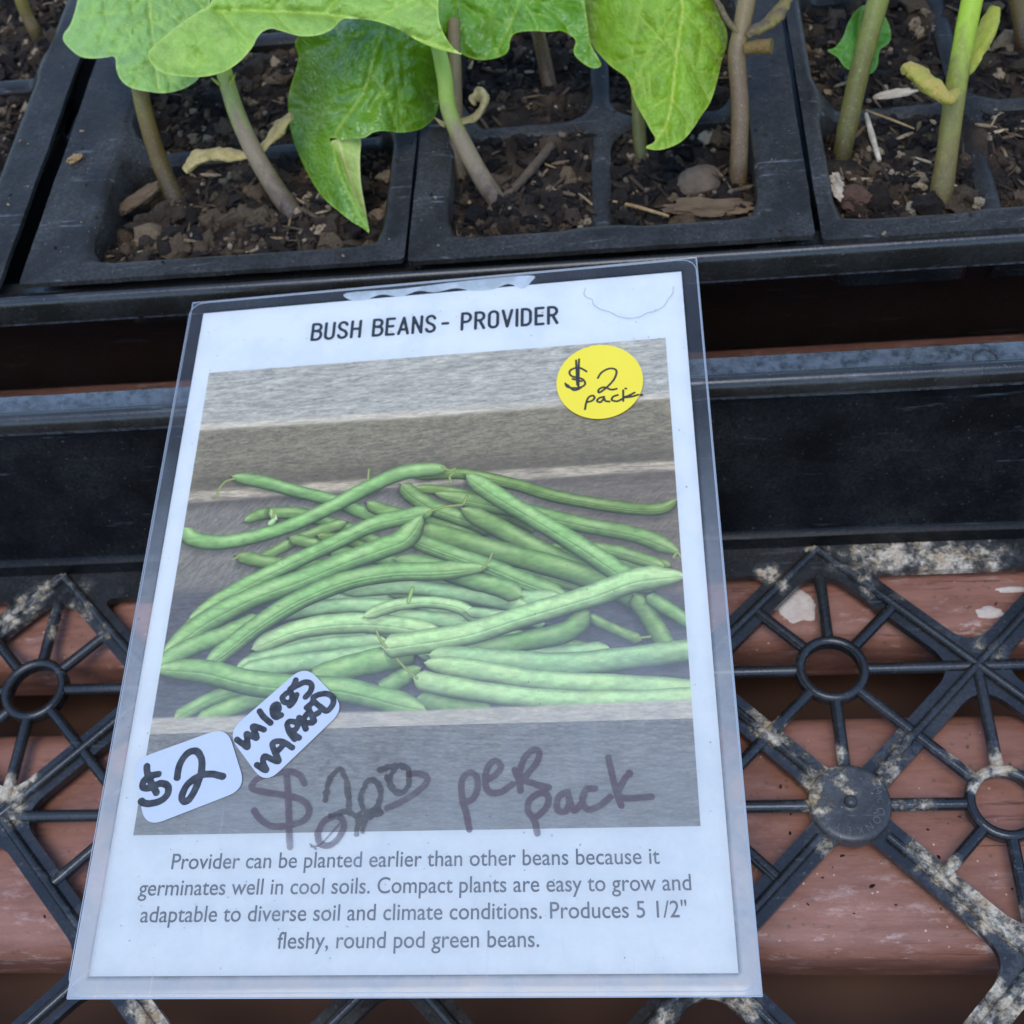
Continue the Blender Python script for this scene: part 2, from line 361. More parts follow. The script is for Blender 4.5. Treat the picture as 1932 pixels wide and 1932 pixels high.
def blob2d(name, cx, cy, r, z, h, mat, parent, seed):
    k = np.arange(40) * 2 * math.pi / 40
    rr = np.array([1 + .35 * mnoise.noise(Vector((math.cos(a) * 1.6 + seed, math.sin(a) * 1.6, seed))) + .12 * mnoise.noise(Vector((math.cos(a) * 5 + seed, math.sin(a) * 5, 0))) for a in k])
    V = [(cx, cy, z + h)]
    for q, zz in ((.5, .9), (.85, .5), (1, 0)): V += [(cx + r[0] * q * rr[i] * math.cos(k[i]), cy + r[1] * q * rr[i] * math.sin(k[i]), z + h * zz) for i in range(40)]
    F = [[0, 1 + i, 1 + (i + 1) % 40] for i in range(40)] + [[1 + L * 40 + i, 1 + (L + 1) * 40 + i, 1 + (L + 1) * 40 + (i + 1) % 40, 1 + L * 40 + (i + 1) % 40] for L in range(2) for i in range(40)]
    return mesh(name, V, F, mat, parent)
for i, (px, py, rx, ry) in enumerate(((1507, 1145, .075, .062), (1868, 1156, .055, .024), (1910, 1112, .06, .014))):
    p = at1(px, py, BT); blob2d('white_stain', p[0], p[1], (rx, ry), BT + .0005, .006, M_STAIN, slats[4], i * 7.3)

# ------------------------------------------------------------------ front mesh tray
TX0, TX1, TY0, TY1 = -5.55, 3.45, -4.0, .515
tray = thing('mesh_tray', ((TX0 + TX1) / 2, -1.7, -.06), 'empty black mesh-bottomed plastic tray with crusty white deposits, lying under the bean sign', 'plant tray')
def sweep(profile, x0, x1, y0, y1, rc, nseg=10, nlong=40):   # profile: (offset outward, z) swept round a rounded rectangle
    loop = []
    for cx, cy, a0 in ((x1 - rc, y1 - rc, 0), (x0 + rc, y1 - rc, 90), (x0 + rc, y0 + rc, 180), (x1 - rc, y0 + rc, 270)):
        for k in range(nseg + 1):
            a = math.radians(a0 + 90 * k / nseg); loop.append((cx, cy, math.cos(a), math.sin(a)))
    full = []
    for i, p in enumerate(loop):
        full.append(p); q = loop[(i + 1) % len(loop)]
        if math.hypot(q[0] - p[0], q[1] - p[1]) > 1:
            for t in np.arange(1, nlong) / nlong: full.append((p[0] + (q[0] - p[0]) * t, p[1] + (q[1] - p[1]) * t, p[2], p[3]))
    n, mm = len(full), len(profile); V = []
    for i, (cx, cy, nx, ny) in enumerate(full):
        for o, z in profile:
            wob = .004 * mnoise.noise(Vector((cx * 1.3, cy * 1.3, z * 3)))
            V.append((cx + nx * (rc + o + wob), cy + ny * (rc + o + wob), z + wob))
    F = [[i * mm + k, i * mm + k + 1, ((i + 1) % n) * mm + k + 1, ((i + 1) % n) * mm + k] for i in range(n) for k in range(mm - 1)]
    return np.array(V), F
H1 = .80
wall_p = [(0, -.045), (0, 0), (.002, .03), (.006, .062), (.028, .07), (.034, .08), (.205, H1 - .06), (.222, H1 - .062), (.09, 0), (.055, -.045)]
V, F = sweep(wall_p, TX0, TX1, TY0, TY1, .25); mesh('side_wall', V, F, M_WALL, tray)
rim_p = [(.2, H1 - .075), (.155, H1 - .073), (.147, H1 - .066), (.144, H1 - .045), (.147, H1 - .018), (.153, H1 - .001), (.164, H1 + .010), (.178, H1 + .013), (.192, H1 + .009), (.202, H1),
         (.212, H1 - .004), (.278, H1 - .002), (.284, H1 - .006), (.286, H1 - .012), (.285, H1 - .05), (.278, H1 - .05), (.272, H1 - .02), (.215, H1 - .02), (.2, H1 - .075)]
V, F = sweep(rim_p, TX0, TX1, TY0, TY1, .25); wv = np.zeros(len(rim_p)); wv[[1, 2]] = .9; wv[[10, 11, 12]] = .4; mesh('rim', V, F, M_RIM, tray, {'worn': np.tile(wv, len(V) // len(rim_p))})
# small moulded ring on the rim
a = np.linspace(0, 2 * math.pi, 33)[:-1]; c = at1(1859, 675, H1)
V, F = tube(np.c_[c[0] + .038 * np.cos(a), c[1] + .038 * np.sin(a), np.full(32, H1 - .003)], .0035, 6, False)
F += [[31 * 6 + k, 31 * 6 + (k + 1) % 6, (k + 1) % 6, k] for k in range(6)]; mesh('moulded_ring', V, F, M_TRAY, tray)
# lattice plate
CR = [(1560, 1052, 40, .25), (1625, 1050, 45, .55), (1680, 1045, 50, .65), (1740, 1050, 50, .6), (1790, 1060, 50, .7), (1850, 1060, 60, .5), (1450, 1082, 22, .7), (1480, 1105, 14, .6), (1530, 1035, 14, .7),
      (1440, 1370, 26, .7), (1470, 1395, 24, .7), (1425, 1350, 16, .5), (1497, 1375, 14, .6), (1510, 1430, 22, .5), (1580, 1425, 20, .6), (1560, 1470, 42, .6), (1540, 1520, 38, .6), (1590, 1485, 26, .6), (1530, 1480, 25, .6),
      (1560, 1590, 28, .55), (1695, 1405, 26, .5), (1680, 1440, 28, .55), (1660, 1470, 30, .45), (1800, 1425, 16, .7), (1835, 1440, 22, .65), (1850, 1460, 22, .7), (1880, 1440, 26, .7), (1838, 1490, 14, .7), (1750, 1520, 18, .5), (1725, 1540, 22, .5), (1700, 1520, 20, .45),
      (1740, 1610, 30, .55), (1790, 1650, 34, .6), (1835, 1700, 34, .62), (1860, 1740, 30, .55), (1885, 1720, 30, .65), (1920, 1745, 40, .62), (1875, 1850, 24, .55), (1910, 1900, 44, .62), (1850, 1915, 30, .6), (1850, 1830, 20, .4),
      (15, 1170, 32, .62), (45, 1145, 30, .62), (80, 1115, 26, .62), (115, 1090, 18, .62), (60, 1165, 26, .5), (95, 1180, 24, .6), (135, 1150, 34, .5), (160, 1165, 26, .5), (100, 1205, 14, .6), (150, 1110, 30, .35), (200, 1195, 20, .5),
      (8, 1495, 34, .7), (40, 1490, 26, .62), (65, 1470, 16, .62), (35, 1530, 26, .5), (20, 1550, 20, .6), (75, 1440, 12, .5), (150, 1730, 26, .3), (110, 1650, 20, .3), (270, 1905, 34, .6), (300, 1930, 34, .62),
      (1340, 1885, 30, .62), (1400, 1890, 34, .55), (1260, 1920, 26, .5), (1560, 1290, 10, .3), (1500, 1250, 12, .3), (1880, 1230, 24, .35), (1850, 1215, 14, .6), (1790, 1190, 30, .2), (560, 1905, 20, .4), (1640, 1100, 24, .5), (1700, 1115, 24, .4)]
CRP = at([(a_, b_) for a_, b_, _, _ in CR], 0.)
def crust(V):
    c = np.zeros(len(V)); pp = CRP
    for (px, py, r, s), q in zip(CR, pp):
        rr = r / 560.; d = np.hypot(V[:, 0] - q[0], V[:, 1] - q[1]) / rr; c = np.maximum(c, s * np.clip(1.35 - d * .75, 0, 1))
    base = .27 * fbm(V[:, 0] * 2.2 + 40, V[:, 1] * 2.2 + 40, 5)
    return c * 1.0 + base * .5
res = .0135
xs, ys = np.arange(TX0 - .02, TX1 + .03, res), np.arange(TY0 - .02, TY1 + .03, res); X, Y = np.meshgrid(xs, ys)
d1 = np.abs((X - Y - .5 + .5) % 1 - .5) / math.sqrt(2); d2 = np.abs((X + Y - .5 + .5) % 1 - .5) / math.sqrt(2)
D = smin(d1 - .050, d2 - .050, .11); D = smin(D, .395 - Y, .05)
D = np.minimum(D, np.minimum(np.minimum(X - TX0, TX1 - X), Y - TY0) - .12)
def rowring(X, Y):                       # rings in every diamond of two rows of three
    R = np.full(X.shape, 9.)
    for row in (0, -2, -4, -6): R = np.minimum(R, np.hypot((X + .5) % 1 - .5, Y - row)) if row == 0 else R
    R = np.minimum(R, np.hypot(X % 1 - .5, Y + .5))
    return R
RR = rowring(X, Y); D = np.minimum(D, np.abs(RR - .112) - .014)
D = np.minimum(D, np.hypot(X, Y + .5) - .12)
Fd = np.minimum(-D, np.minimum(np.minimum(X - TX0, TX1 - X), np.minimum(Y - TY0, TY1 + .01 - Y)))
P, faces, seg = ms(Fd, xs, ys)
top = np.c_[P, np.zeros(len(P))]; parts = [extrude(top, top - [0, 0, .035], faces, seg)]
def rod(p, q, r, z, seg=10):
    n = max(2, int(math.hypot(q[0] - p[0], q[1] - p[1]) / .03)); t = np.linspace(0, 1, n)[:, None]
    return tube(np.c_[np.array(p) + (np.array(q) - np.array(p)) * t, np.full(n, z)], r, seg)
for k in range(-12, 10):                 # crests of the diagonal ribs
    for sgn in (1, -1):
        c = k + .5; pts = []
        for y in np.arange(TY0, TY1 - .005, .03):
            x = c + sgn * y
            if TX0 < x < TX1 and not (math.hypot(x, y + .5) < .13): pts.append((x, y, .008))
        run = []
        for p_ in pts:
            if run and abs(p_[1] - run[-1][1]) > .04:
                if len(run) > 2: parts.append(tube(run, .0165, 8))
                run = []
            run.append(p_)
        if len(run) > 2: parts.append(tube(run, .0165, 8))
rings = [(k, 0) for k in range(-5, 4)] + [(k + .5, -.5) for k in range(-6, 3)]
for cx, cy in rings:
    if not (TX0 + .3 < cx < TX1 - .3): continue
    a = np.linspace(0, 2 * math.pi, 41)[:-1]
    v, f = tube(np.c_[cx + .112 * np.cos(a), cy + .112 * np.sin(a), np.full(40, .002)], .019, 10, False)
    f += [[39 * 10 + k, 39 * 10 + (k + 1) % 10, (k + 1) % 10, k] for k in range(10)]; parts.append((v, f))
    for k in range(8):
        a = k * math.pi / 4; L = .36 if k % 2 else .5
        if k == 2 and cy == 0: L = .40
        if k in (0, 4, 2, 6): L -= .02
        if k % 2 == 0 and math.hypot(cx + .5 * math.cos(a), cy + .5 * math.sin(a) + .5) < .05: L = .37
        parts.append(rod((cx + .118 * math.cos(a), cy + .118 * math.sin(a)), (cx + L * math.cos(a), cy + L * math.sin(a)), .022, -.006))
V, F = join(parts); base = mesh('lattice_base', V, F, M_LATT, tray, {'crust': crust(V)})
# hub disc with raised lettering
prof = [(0, .050), (.010, .050), (.017, .046), (.020, .038), (.0215, .026), (.030, .022), (.040, .024), (.110, .026), (.126, .025), (.133, .018), (.135, .008), (.135, -.03)]
V = []; n = 56
for r_, z_ in prof: V += [(r_ * math.cos(2 * math.pi * k / n), -.5 + r_ * math.sin(2 * math.pi * k / n), z_) for k in range(n)]
F = [[i * n + k, (i + 1) * n + k, (i + 1) * n + (k + 1) % n, i * n + (k + 1) % n] for i in range(len(prof) - 1) for k in range(n)]
V = np.array(V); hub = mesh('hub_disc', V, F, M_HUB, base, {'crust': crust(V) * .9})

# ------------------------------------------------------------------ text
def text_mesh(s, space=1.0, off=0.):
    cu = bpy.data.curves.new('text', 'FONT'); cu.body = s; cu.size = 1; cu.resolution_u = 6; cu.space_character = space; cu.offset = off
    o = bpy.data.objects.new('text', cu); SC.collection.objects.link(o)
    dg = bpy.context.evaluated_depsgraph_get(); me = bpy.data.meshes.new_from_object(o.evaluated_get(dg))
    V = np.array([v.co[:2] for v in me.vertices]); F = [list(p.vertices) for p in me.polygons]
    bpy.data.objects.remove(o); bpy.data.curves.remove(cu); bpy.data.meshes.remove(me); return V, F
parts = []
for i, ch in enumerate('MCCONKEY'):
    v, f = text_mesh(ch); v = (v - [(v[:, 0].min() + v[:, 0].max()) / 2, 0]) * (.036 if i != 1 else .028) * np.array([.9, 1.0])
    a = math.radians(22 - 20.5 * i); rad = v[:, 1] + .086; tx = v[:, 0]
    x = rad * math.cos(a) + tx * math.sin(a); y = rad * math.sin(a) - tx * math.cos(a)
    P3 = np.c_[x, y - .5, np.full(len(x), .0295)]; B3 = P3 - [0, 0, .006]
    cnt = {}
    for q in f:
        for k in range(len(q)): e = (q[k], q[(k + 1) % len(q)]); cnt[tuple(sorted(e))] = cnt.get(tuple(sorted(e)), []) + [e]
    parts.append(extrude(P3, B3, f, [e[0] for e in cnt.values() if len(e) == 1]))
V, F = join(parts); mesh('lettering', V, F, M_LETTER, hub, flat=True)

# ------------------------------------------------------------------ back tray
RZ = .82; ylip = at1(966, 513, RZ)[1]
back = thing('seedling_tray', (-.8, ylip + 2.3, -.05), 'solid black plastic tray holding the cell packs of bean seedlings', 'plant tray')
BX0, BX1, BY0, BY1 = -5.3, 3.6, ylip + .05, ylip + 4.6
prof = [(-.165, RZ - .055), (-.14, RZ - .05), (-.105, RZ - .045), (-.062, RZ - .034), (-.050, RZ - .012), (-.042, RZ - .002), (-.032, RZ + .003), (-.021, RZ + .001), (-.010, RZ - .010), (-.004, RZ - .03), (.0036, RZ - .106), (.004, RZ - .115), (.001, RZ - .12), (-.006, RZ - .117), (-.012, RZ - .05), (-.09, RZ - .07), (-.19, RZ - .08)]
prof = [(o - .05 + .05, z) for o, z in prof]
V, F = sweep(prof, BX0, BX1, BY0 - .05, BY1, .3); wv = np.zeros(len(prof)); wv[[i for i, q in enumerate(prof) if q[1] <= RZ - .114 and q[0] > -.01]] = .9; mesh('rim', V, F, M_RIM, back, {'worn': np.tile(wv, len(V) // len(prof))})
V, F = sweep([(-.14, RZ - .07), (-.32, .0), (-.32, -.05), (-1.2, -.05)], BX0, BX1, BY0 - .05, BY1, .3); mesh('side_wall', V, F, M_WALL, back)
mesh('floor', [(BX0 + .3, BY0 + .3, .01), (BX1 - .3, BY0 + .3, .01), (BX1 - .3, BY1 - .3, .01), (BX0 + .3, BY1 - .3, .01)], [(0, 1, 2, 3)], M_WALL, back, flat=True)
# cell packs
PZ = RZ + .025
yfront = at1(966, 484, PZ)[1]
kx = (CP[2] - PZ) / (CP[2] - .82)
def tx(x): return CP[0] + (x - CP[0]) * kx
def ty(y): return CP[1] + (y - CP[1]) * kx
def pack(label, x0, x1, y0, y1, cells, z=PZ, low=None, rim=.13, res=.013, notch=None):
    xs, ys = np.arange(x0 - .03, x1 + .03, res), np.arange(y0 - .03, y1 + .03, res); X, Y = np.meshgrid(xs, ys)
    wob = .006 * (fbm(X * 9, Y * 9, 3) - .5)
    outer = rrect(X, Y, x0, x1, y0, y1, .015) + wob
    hole = np.full(X.shape, -9.)
    for a, b, c, d, r in cells: hole = np.maximum(hole, rrect(X, Y, a, b, c, d, r))
    Fd = np.minimum(outer, -hole)
    P, f, sg = ms(Fd, xs, ys)
    ca, cb, cc_, cd_ = min(q[0] for q in cells), max(q[1] for q in cells), min(q[2] for q in cells), max(q[3] for q in cells)
    dd = np.minimum(np.minimum(P[:, 0] - ca, cb - P[:, 0]), np.minimum(P[:, 1] - cc_, cd_ - P[:, 1]))
    t = np.clip((dd + .015) / .12, 0, 1); t = t * t * (3 - 2 * t)
    zz = z - .102 * t + .004 * (fbm(P[:, 0] * 2 + 9, P[:, 1] * 2, 8) - .5)
    top = np.c_[P, zz]
    hv = np.full(len(P), -9.)
    for a, b, c, d, r in cells: hv = np.maximum(hv, rrect(P[:, 0], P[:, 1], a, b, c, d, r))
    hv = np.clip(1 + hv / .03, 0, 1); top[:, 2] -= .012 * hv ** 2      # rounded shoulder at the cell mouths
    bot = top.copy(); bot[:, 2] -= np.where(hv > .3, .34, .022)
    n = len(top); V = np.concatenate([top, bot]); F = list(f) + [[b, a, a + n, b + n] for a, b in sg]
    o = mesh('cell_pack', V, F, M_PACK); return tag(o, label, 'cell pack', 'black cell packs in the back tray')
def cells_for(xa, xm, xb, y0, rows, g=.05, r=.09):
    out = []; y = y0
    for h in rows:
        if xm is None: out.append((xa, xb, y, y + h, r))
        else: out += [(xa, xm - g, y, y + h, r), (xm + g, xb, y, y + h, r)]
        y += h + 2 * g
    return out
PK = []
yA = ty(1.345); yB = ty(1.325); yC = ty(1.30)
PK.append((tx(-3.03), tx(-1.5), yA, cells_for(tx(-2.775), None, tx(-1.60), ty(1.445), (.66, .70, .72), .045, .12)))
PK.append((tx(-1.485), tx(.012), yB, cells_for(tx(-1.345), tx(-.757), tx(-.172), ty(1.447), (.665, .70, .72), .038, .13)))
PK.append((tx(.035), tx(1.56), yC, cells_for(tx(.10), tx(.685), tx(1.30), ty(1.408), (.65, .70, .72), .037, .12)))
PK.append((tx(-4.62), tx(-3.115), yA, cells_for(tx(-4.4), tx(-3.86), tx(-3.30), ty(1.5), (1.2, 1.1), .05, .08)))
labs = ['black cell pack with wide front cell of brown soil and tan speck on its rim',
        'middle black cell pack with cross-shaped dividers, holding a grey stone',
        'right-hand black cell pack with rough grey white chip and two thick upright stems',
        'black cell pack at the far left edge, beyond the dark gap']
for (x0, x1, y0, cl), lb in zip(PK, labs):
    pack(lb, x0, x1, y0, y0 + 2.55, cl, z=PZ + (.006 if 'middle' in lb else 0))

# soil: one mass of crumbs in all cells
def ico():
    import bmesh
    bm = bmesh.new(); bmesh.ops.create_icosphere(bm, subdivisions=2, radius=1)
    V = np.array([v.co[:] for v in bm.verts]); F = np.array([[v.index for v in f.verts] for f in bm.faces]); bm.free(); return V, F
IV, IF = ico()
SZ = PZ - .125
def soil_h(x, y, pk):
    h = SZ + .11 * (fbm(x * 3.1 + 30, y * 3.1 + 30, 21) - .5) + .07 * (fbm(x * 9 + 30, y * 9 + 30, 22) - .5) + .035 * (fbm(x * 24 + 50, y * 24, 23) - .5)
    if pk == 0:                          # heap at the front of the wide cell, hollow at its back left
        h = h + .05 * np.exp(-((x + 2.1) ** 2 / .25 + (y - 1.6) ** 2 / .03)) - .16 * np.exp(-((x + 2.72) ** 2 / .03 + (y - 1.95) ** 2 / .06))
    if pk == 2: h = h - .005
    for bx, by in BASES: h = h + .032 * np.exp(-((x - bx) ** 2 + (y - by - .02) ** 2) / .008)
    return h
BASES = at([(82, 92), (338, 392), (578, 436), (965, 420), (1393, 378), (1583, 326), (1769, 415), (1043, 203), (1213, 322)], PZ - .13)[:, :2]
SV, SF, ST, nn = [], [], [], 0
PAL = np.array([lin(c) / WHITE * .72 for c in ((30, 27, 25), (46, 41, 37), (70, 62, 54), (96, 86, 74), (128, 116, 98), (172, 162, 144))]) * 1.0
PW = [np.array([.14, .22, .26, .20, .12, .06]), np.array([.38, .30, .18, .08, .04, .02]), np.array([.28, .28, .20, .12, .07, .05]), np.array([.3, .3, .2, .12, .05, .03])]
for pk, (x0, x1, y0, cl) in enumerate(PK):
    gx, gy = np.arange(x0 + .06, x1 - .05, .018), np.arange(y0 + .06, y0 + 2.5, .018); X, Y = np.meshgrid(gx, gy)
    Z = soil_h(X, Y, pk); n0, n1 = X.shape
    SV.append(np.c_[X.ravel(), Y.ravel(), Z.ravel()])
    idx = np.arange(n0 * n1).reshape(n0, n1) + nn
    SF.append(np.stack([idx[:-1, :-1], idx[:-1, 1:], idx[1:, 1:], idx[1:, :-1]], 2).reshape(-1, 4)); nn += n0 * n1
    t = np.clip(fbm(X * 14 + 9, Y * 14, 31).ravel() * 4.2 - .6, 0, 2.99); i0 = t.astype(int); ST.append(PAL[i0] * (1 - (t - i0))[:, None] + PAL[i0 + 1] * (t - i0)[:, None])
TV, TF, TT, tn = [], [], [], 0
def crumb(p, sx, sy, sz, col, rough=.35, tilt=.5):
    global tn
    V = IV.copy(); s1 = random.random() * 50
    dn = np.array([mnoise.noise(Vector(v * 1.3) + Vector((s1, 0, 0))) + .5 * mnoise.noise(Vector(v * 3.1) + Vector((0, s1, 0))) for v in IV])
    V = V * (1 + rough * dn)[:, None] * [sx, sy, sz]
    R = np.array(Matrix.Rotation(random.uniform(-tilt, tilt), 3, 'X') @ Matrix.Rotation(random.uniform(-tilt, tilt), 3, 'Y')); Rz = np.array(Matrix.Rotation(random.uniform(0, 6.3), 3, 'Z'))
    V = V @ (Rz @ R).T + p
    TV.append(V); TF.append(IF + tn); TT.append(np.broadcast_to(col, V.shape)); tn += len(V)
for pk, (x0, x1, y0, cl) in enumerate(PK):
    lx1 = min(x1 - .07, 1.3); lx0 = max(x0 + .08, -3.8)
    area = (lx1 - lx0) * 2.3; N = int(area * 1050)
    for _ in range(int(area * (26 if pk == 0 else 12))):
        x, y = random.uniform(lx0, lx1), y0 + .12 + 1.6 * random.random() ** 1.2
        if any(a + .03 < x < b - .03 and c + .03 < y < d - .03 for a, b, c, d, r in cl):
            s = random.uniform(.035, .065); crumb((x, y, float(soil_h(np.array([x]), np.array([y]), pk)[0]) - .005), s, s * random.uniform(.7, 1), s * .6, PAL[rng.choice([1, 2, 3, 3])] * random.uniform(.8, 1.2), 1.15)
    for _ in range(N):
        x, y = random.uniform(lx0, lx1), y0 + .08 + 2.3 * random.random() ** 1.25
        if not any(a + .01 < x < b - .01 and c + .01 < y < d - .01 for a, b, c, d, r in cl): continue
        z = float(soil_h(np.array([x]), np.array([y]), pk)[0]); q = random.random()
        col = PAL[rng.choice(6, p=PW[pk])] * random.uniform(.7, 1.2)
        if q < .62:
            s = random.uniform(.009, .028) * (1.0 if random.random() < .86 else random.uniform(1.5, 2.6)); crumb((x, y, z), s, s * random.uniform(.6, 1), s * random.uniform(.5, .9), col, .85)
        elif q < .89:
            L = random.uniform(.015, .065); t = random.uniform(.003, .010); crumb((x, y, z + .014), L, t, t * .7, col * random.uniform(.9, 2.0), .3, .5)
        else:
            s = random.uniform(.005, .015); crumb((x, y, z + .008), s, s * .8, s * .8, lin((random.uniform(130, 200),) * 3) / WHITE * [.6, .56, .5], .5)
for _ in range(420):                     # crumbs spilled on the pack rims
    x, y = random.uniform(-3.7, 1.2), random.uniform(yC, yC + 2.2); k = [i for i, q in enumerate(PK) if q[0] + .01 < x < q[1] - .01 and y > q[2] + .01]
    if not k or any(a - .012 < x < b + .012 and c - .012 < y < d + .012 for a, b, c, d, r in PK[k[0]][3]): continue
    s = random.uniform(.002, .007); crumb((x, y, PZ + .002 + (.006 if k[0] == 1 else 0)), s * random.uniform(1, 2.2), s, s * .6, PAL[rng.choice(6)] * random.uniform(.7, 1.3), .5)
for _ in range(500):                     # and on the boards under the mesh
    x, y = random.uniform(-3.4, .9), random.uniform(-.88, .9)
    if Y1 + WID - .09 < y < Y1 + PIT + .09: continue
    s = random.uniform(.0015, .0055); crumb((x, y, BT + .001), s * random.uniform(1, 2.5), s, s * .6, PAL[rng.choice(6)] * random.uniform(.6, 1.4), .5)
SV += TV; nV = nn; V = np.concatenate(SV); F = np.concatenate(SF).tolist() + (np.concatenate(TF) + nV).tolist(); T = np.concatenate(ST + TT)
soil = mesh('potting_soil', V, F, M_SOIL, None, {'tint': T}); tag(soil, 'dark crumbly potting soil with fibres filling the cells of the black packs, crumbs spilled around', 'soil', kind='stuff')

# pieces lying on the soil
def chunk(name, px, py, z, size, mat, label, cat, rot=0., rough=.3, seed=1., sub=4, flat=1., group=None, tilt=(0, 0)):
    import bmesh
    bm = bmesh.new(); bmesh.ops.create_icosphere(bm, subdivisions=sub, radius=1)
    V = np.array([v.co[:] for v in bm.verts]); F = [[v.index for v in f.verts] for f in bm.faces]; bm.free()
    dn = np.array([mnoise.fractal(Vector(v * 1.1) + Vector((seed * 9.7, seed, 0)), .7, 2., 4) for v in V])
    d2 = np.array([mnoise.fractal(Vector(v * 4.5) + Vector((seed, 0, seed)), .8, 2., 3) for v in V])
    V = V * (1 + rough * dn + .30 * rough * d2)[:, None] * np.array(size)
    R = np.array(Matrix.Rotation(rot, 3, 'Z') @ Matrix.Rotation(tilt[0], 3, 'X') @ Matrix.Rotation(tilt[1], 3, 'Y')); V = V @ R.T + at1(px, py, z)
    return tag(mesh(name, V, F, mat), label, cat, group)
G = PZ - .13
chunk('pebble', 1318, 343, G + .02, (.092, .075, .055), M_STONE, 'large rounded grey-brown stone between the leaf tip and tan stem in the middle pack', 'stone', .1, .14, 2)
chunk('bark_flake', 1335, 391, G + .04, (.150, .040, .016), M_BARK, 'long brown bark flake lying in front of the rounded grey stone', 'bark', -.08, .5, 3, tilt=(.35, 0))
chunk('bark_chip', 268, 372, G + .03, (.105, .032, .026), M_BARK, 'brown bark chip leaning beside the left bent stem in the wide cell', 'bark', .62, .35, 5, tilt=(.2, -.2))
chunk('soil_clod', 505, 425, G + .03, (.050, .060, .045), simple('pale_clod', alb(78, 70, 60), alb(140, 130, 112), 700, bump=1.), 'crusted pale soil clod just left of the violet stem base', 'soil clod', .2, .8, 6)
chunk('soil_clod', 300, 425, G + .03, (.085, .055, .045), simple('clod', alb(50, 43, 38), alb(92, 80, 70), 600, bump=1.), 'big dark rough soil clod at the front of the wide cell', 'soil clod', .2, .9, 7)
chunk('pebble', 607, 437, G + .03, (.046, .042, .036), simple('pale_stone', alb(96, 86, 74), alb(150, 142, 128), 300), 'pale rounded pebble to the right of the violet stem base', 'stone', .2, .4, 8)
chunk('wood_chip', 1687, 177, PZ - .03, (.085, .020, .012), M_GREYCHIP, 'pale grey weathered wood chip lying behind the olive stem', 'wood chip', .16, .3, 9)
chunk('perlite_grain', 1331, 262, G, (.034, .03, .026), simple('grey_pebble', alb(118, 118, 110), alb(150, 150, 140), 400), 'flat pale grey pebble near the right edge of the middle pack, behind the stone', 'stone', .6, .3, 10)
chunk('pebble', 1612, 372, G + .02, (.062, .060, .036), simple('brown_stone', alb(58, 46, 40), alb(84, 66, 58), 240), 'round dull brown pebble between the two thick stems', 'stone', .6, .35, 12)
chunk('perlite_grain', 1722, 393, G + .03, (.022, .027, .018), M_PERL, 'white and rust perlite grain by the base of the green stem', 'perlite', .4, .5, 13)
chunk('perlite_grain', 1843, 383, G + .02, (.020, .026, .018), M_PERL, 'white perlite grain just right of the green stem base', 'perlite', .4, .5, 14)
chunk('perlite_grain', 1877, 210, G, (.030, .026, .02), M_PERL, 'larger white perlite grain right of the divider at the photo right edge', 'perlite', .1, .5, 15)
chunk('perlite_grain', 1884, 258, G, (.022, .020, .016), M_PERL, 'small white perlite grain below the larger grain at the right edge', 'perlite', .1, .6, 16)
chunk('perlite_grain', 1758, 58, G, (.030, .028, .02), M_PERL, 'white perlite grain behind the green stem near the top edge', 'perlite', .1, .6, 17)
chunk('perlite_grain', 53, 204, G, (.026, .020, .016), M_PERL, 'oval white perlite grain in the far left pack', 'perlite', .4, .4, 18)
chunk('bark_crumb', 139, 299, PZ + .008, (.028, .018, .010), M_STRAW, 'small tan crumb sitting on the left rim of the wide celled pack', 'crumb', .5, .7, 19)
chunk('dead_leaf_scrap', 1582, 350, G + .03, (.030, .062, .016), M_GREYCHIP, 'crumpled pale leaf scrap at the foot of the olive stem', 'leaf scrap', .15, .7, 20, tilt=(0, .4))
def stick(name, pts, r, mat, label, cat, seg=10):
    P = np.concatenate([at([(a, b)], z) for a, b, z in pts]); P = smooth(P, 6); n = len(P)
    rr = np.interp(np.linspace(0, 1, len(r)), np.linspace(0, 1, len(r)), r); rr = np.interp(np.linspace(0, 1, n), np.linspace(0, 1, len(r)), r)
    rr = rr * (1 + .18 * np.array([mnoise.noise(Vector(p * 25)) for p in P]))
    V, F = tube(P, rr, seg); return tag(mesh(name, V, F, mat), label, cat)
stick('twig', [(880, 440, G + .02), (930, 395, G + .04), (985, 340, G + .06), (1040, 275, G + .05)], (.018, .022, .018, .020), M_TWIG, 'dark dead twig crossing behind the violet stem of the middle pack', 'twig')
stick('straw_piece', [(1150, 378, G + .03), (1200, 390, G + .04), (1262, 408, G + .04)], (.004, .008, .006), M_STRAW, 'thin tan straw lying left of the bark flake', 'straw')
stick('straw_piece', [(1634, 215, G + .06), (1645, 255, G + .06), (1659, 303, G + .05)], (.008, .013, .008), M_GREYCHIP, 'pale flat straw standing right of the olive stem', 'straw')
stick('straw_piece', [(1634, 208, G + .06), (1680, 225, G + .06), (1725, 243, G + .05)], (.004, .005, .003), M_STRAW, 'very thin straw slanting across soil between the two thick stems', 'straw')
stick('straw_piece', [(65, 165, G + .02), (100, 140, G + .05), (130, 118, G + .06)], (.004, .006, .004), M_BARK, 'reddish brown sliver in the far left pack', 'straw')

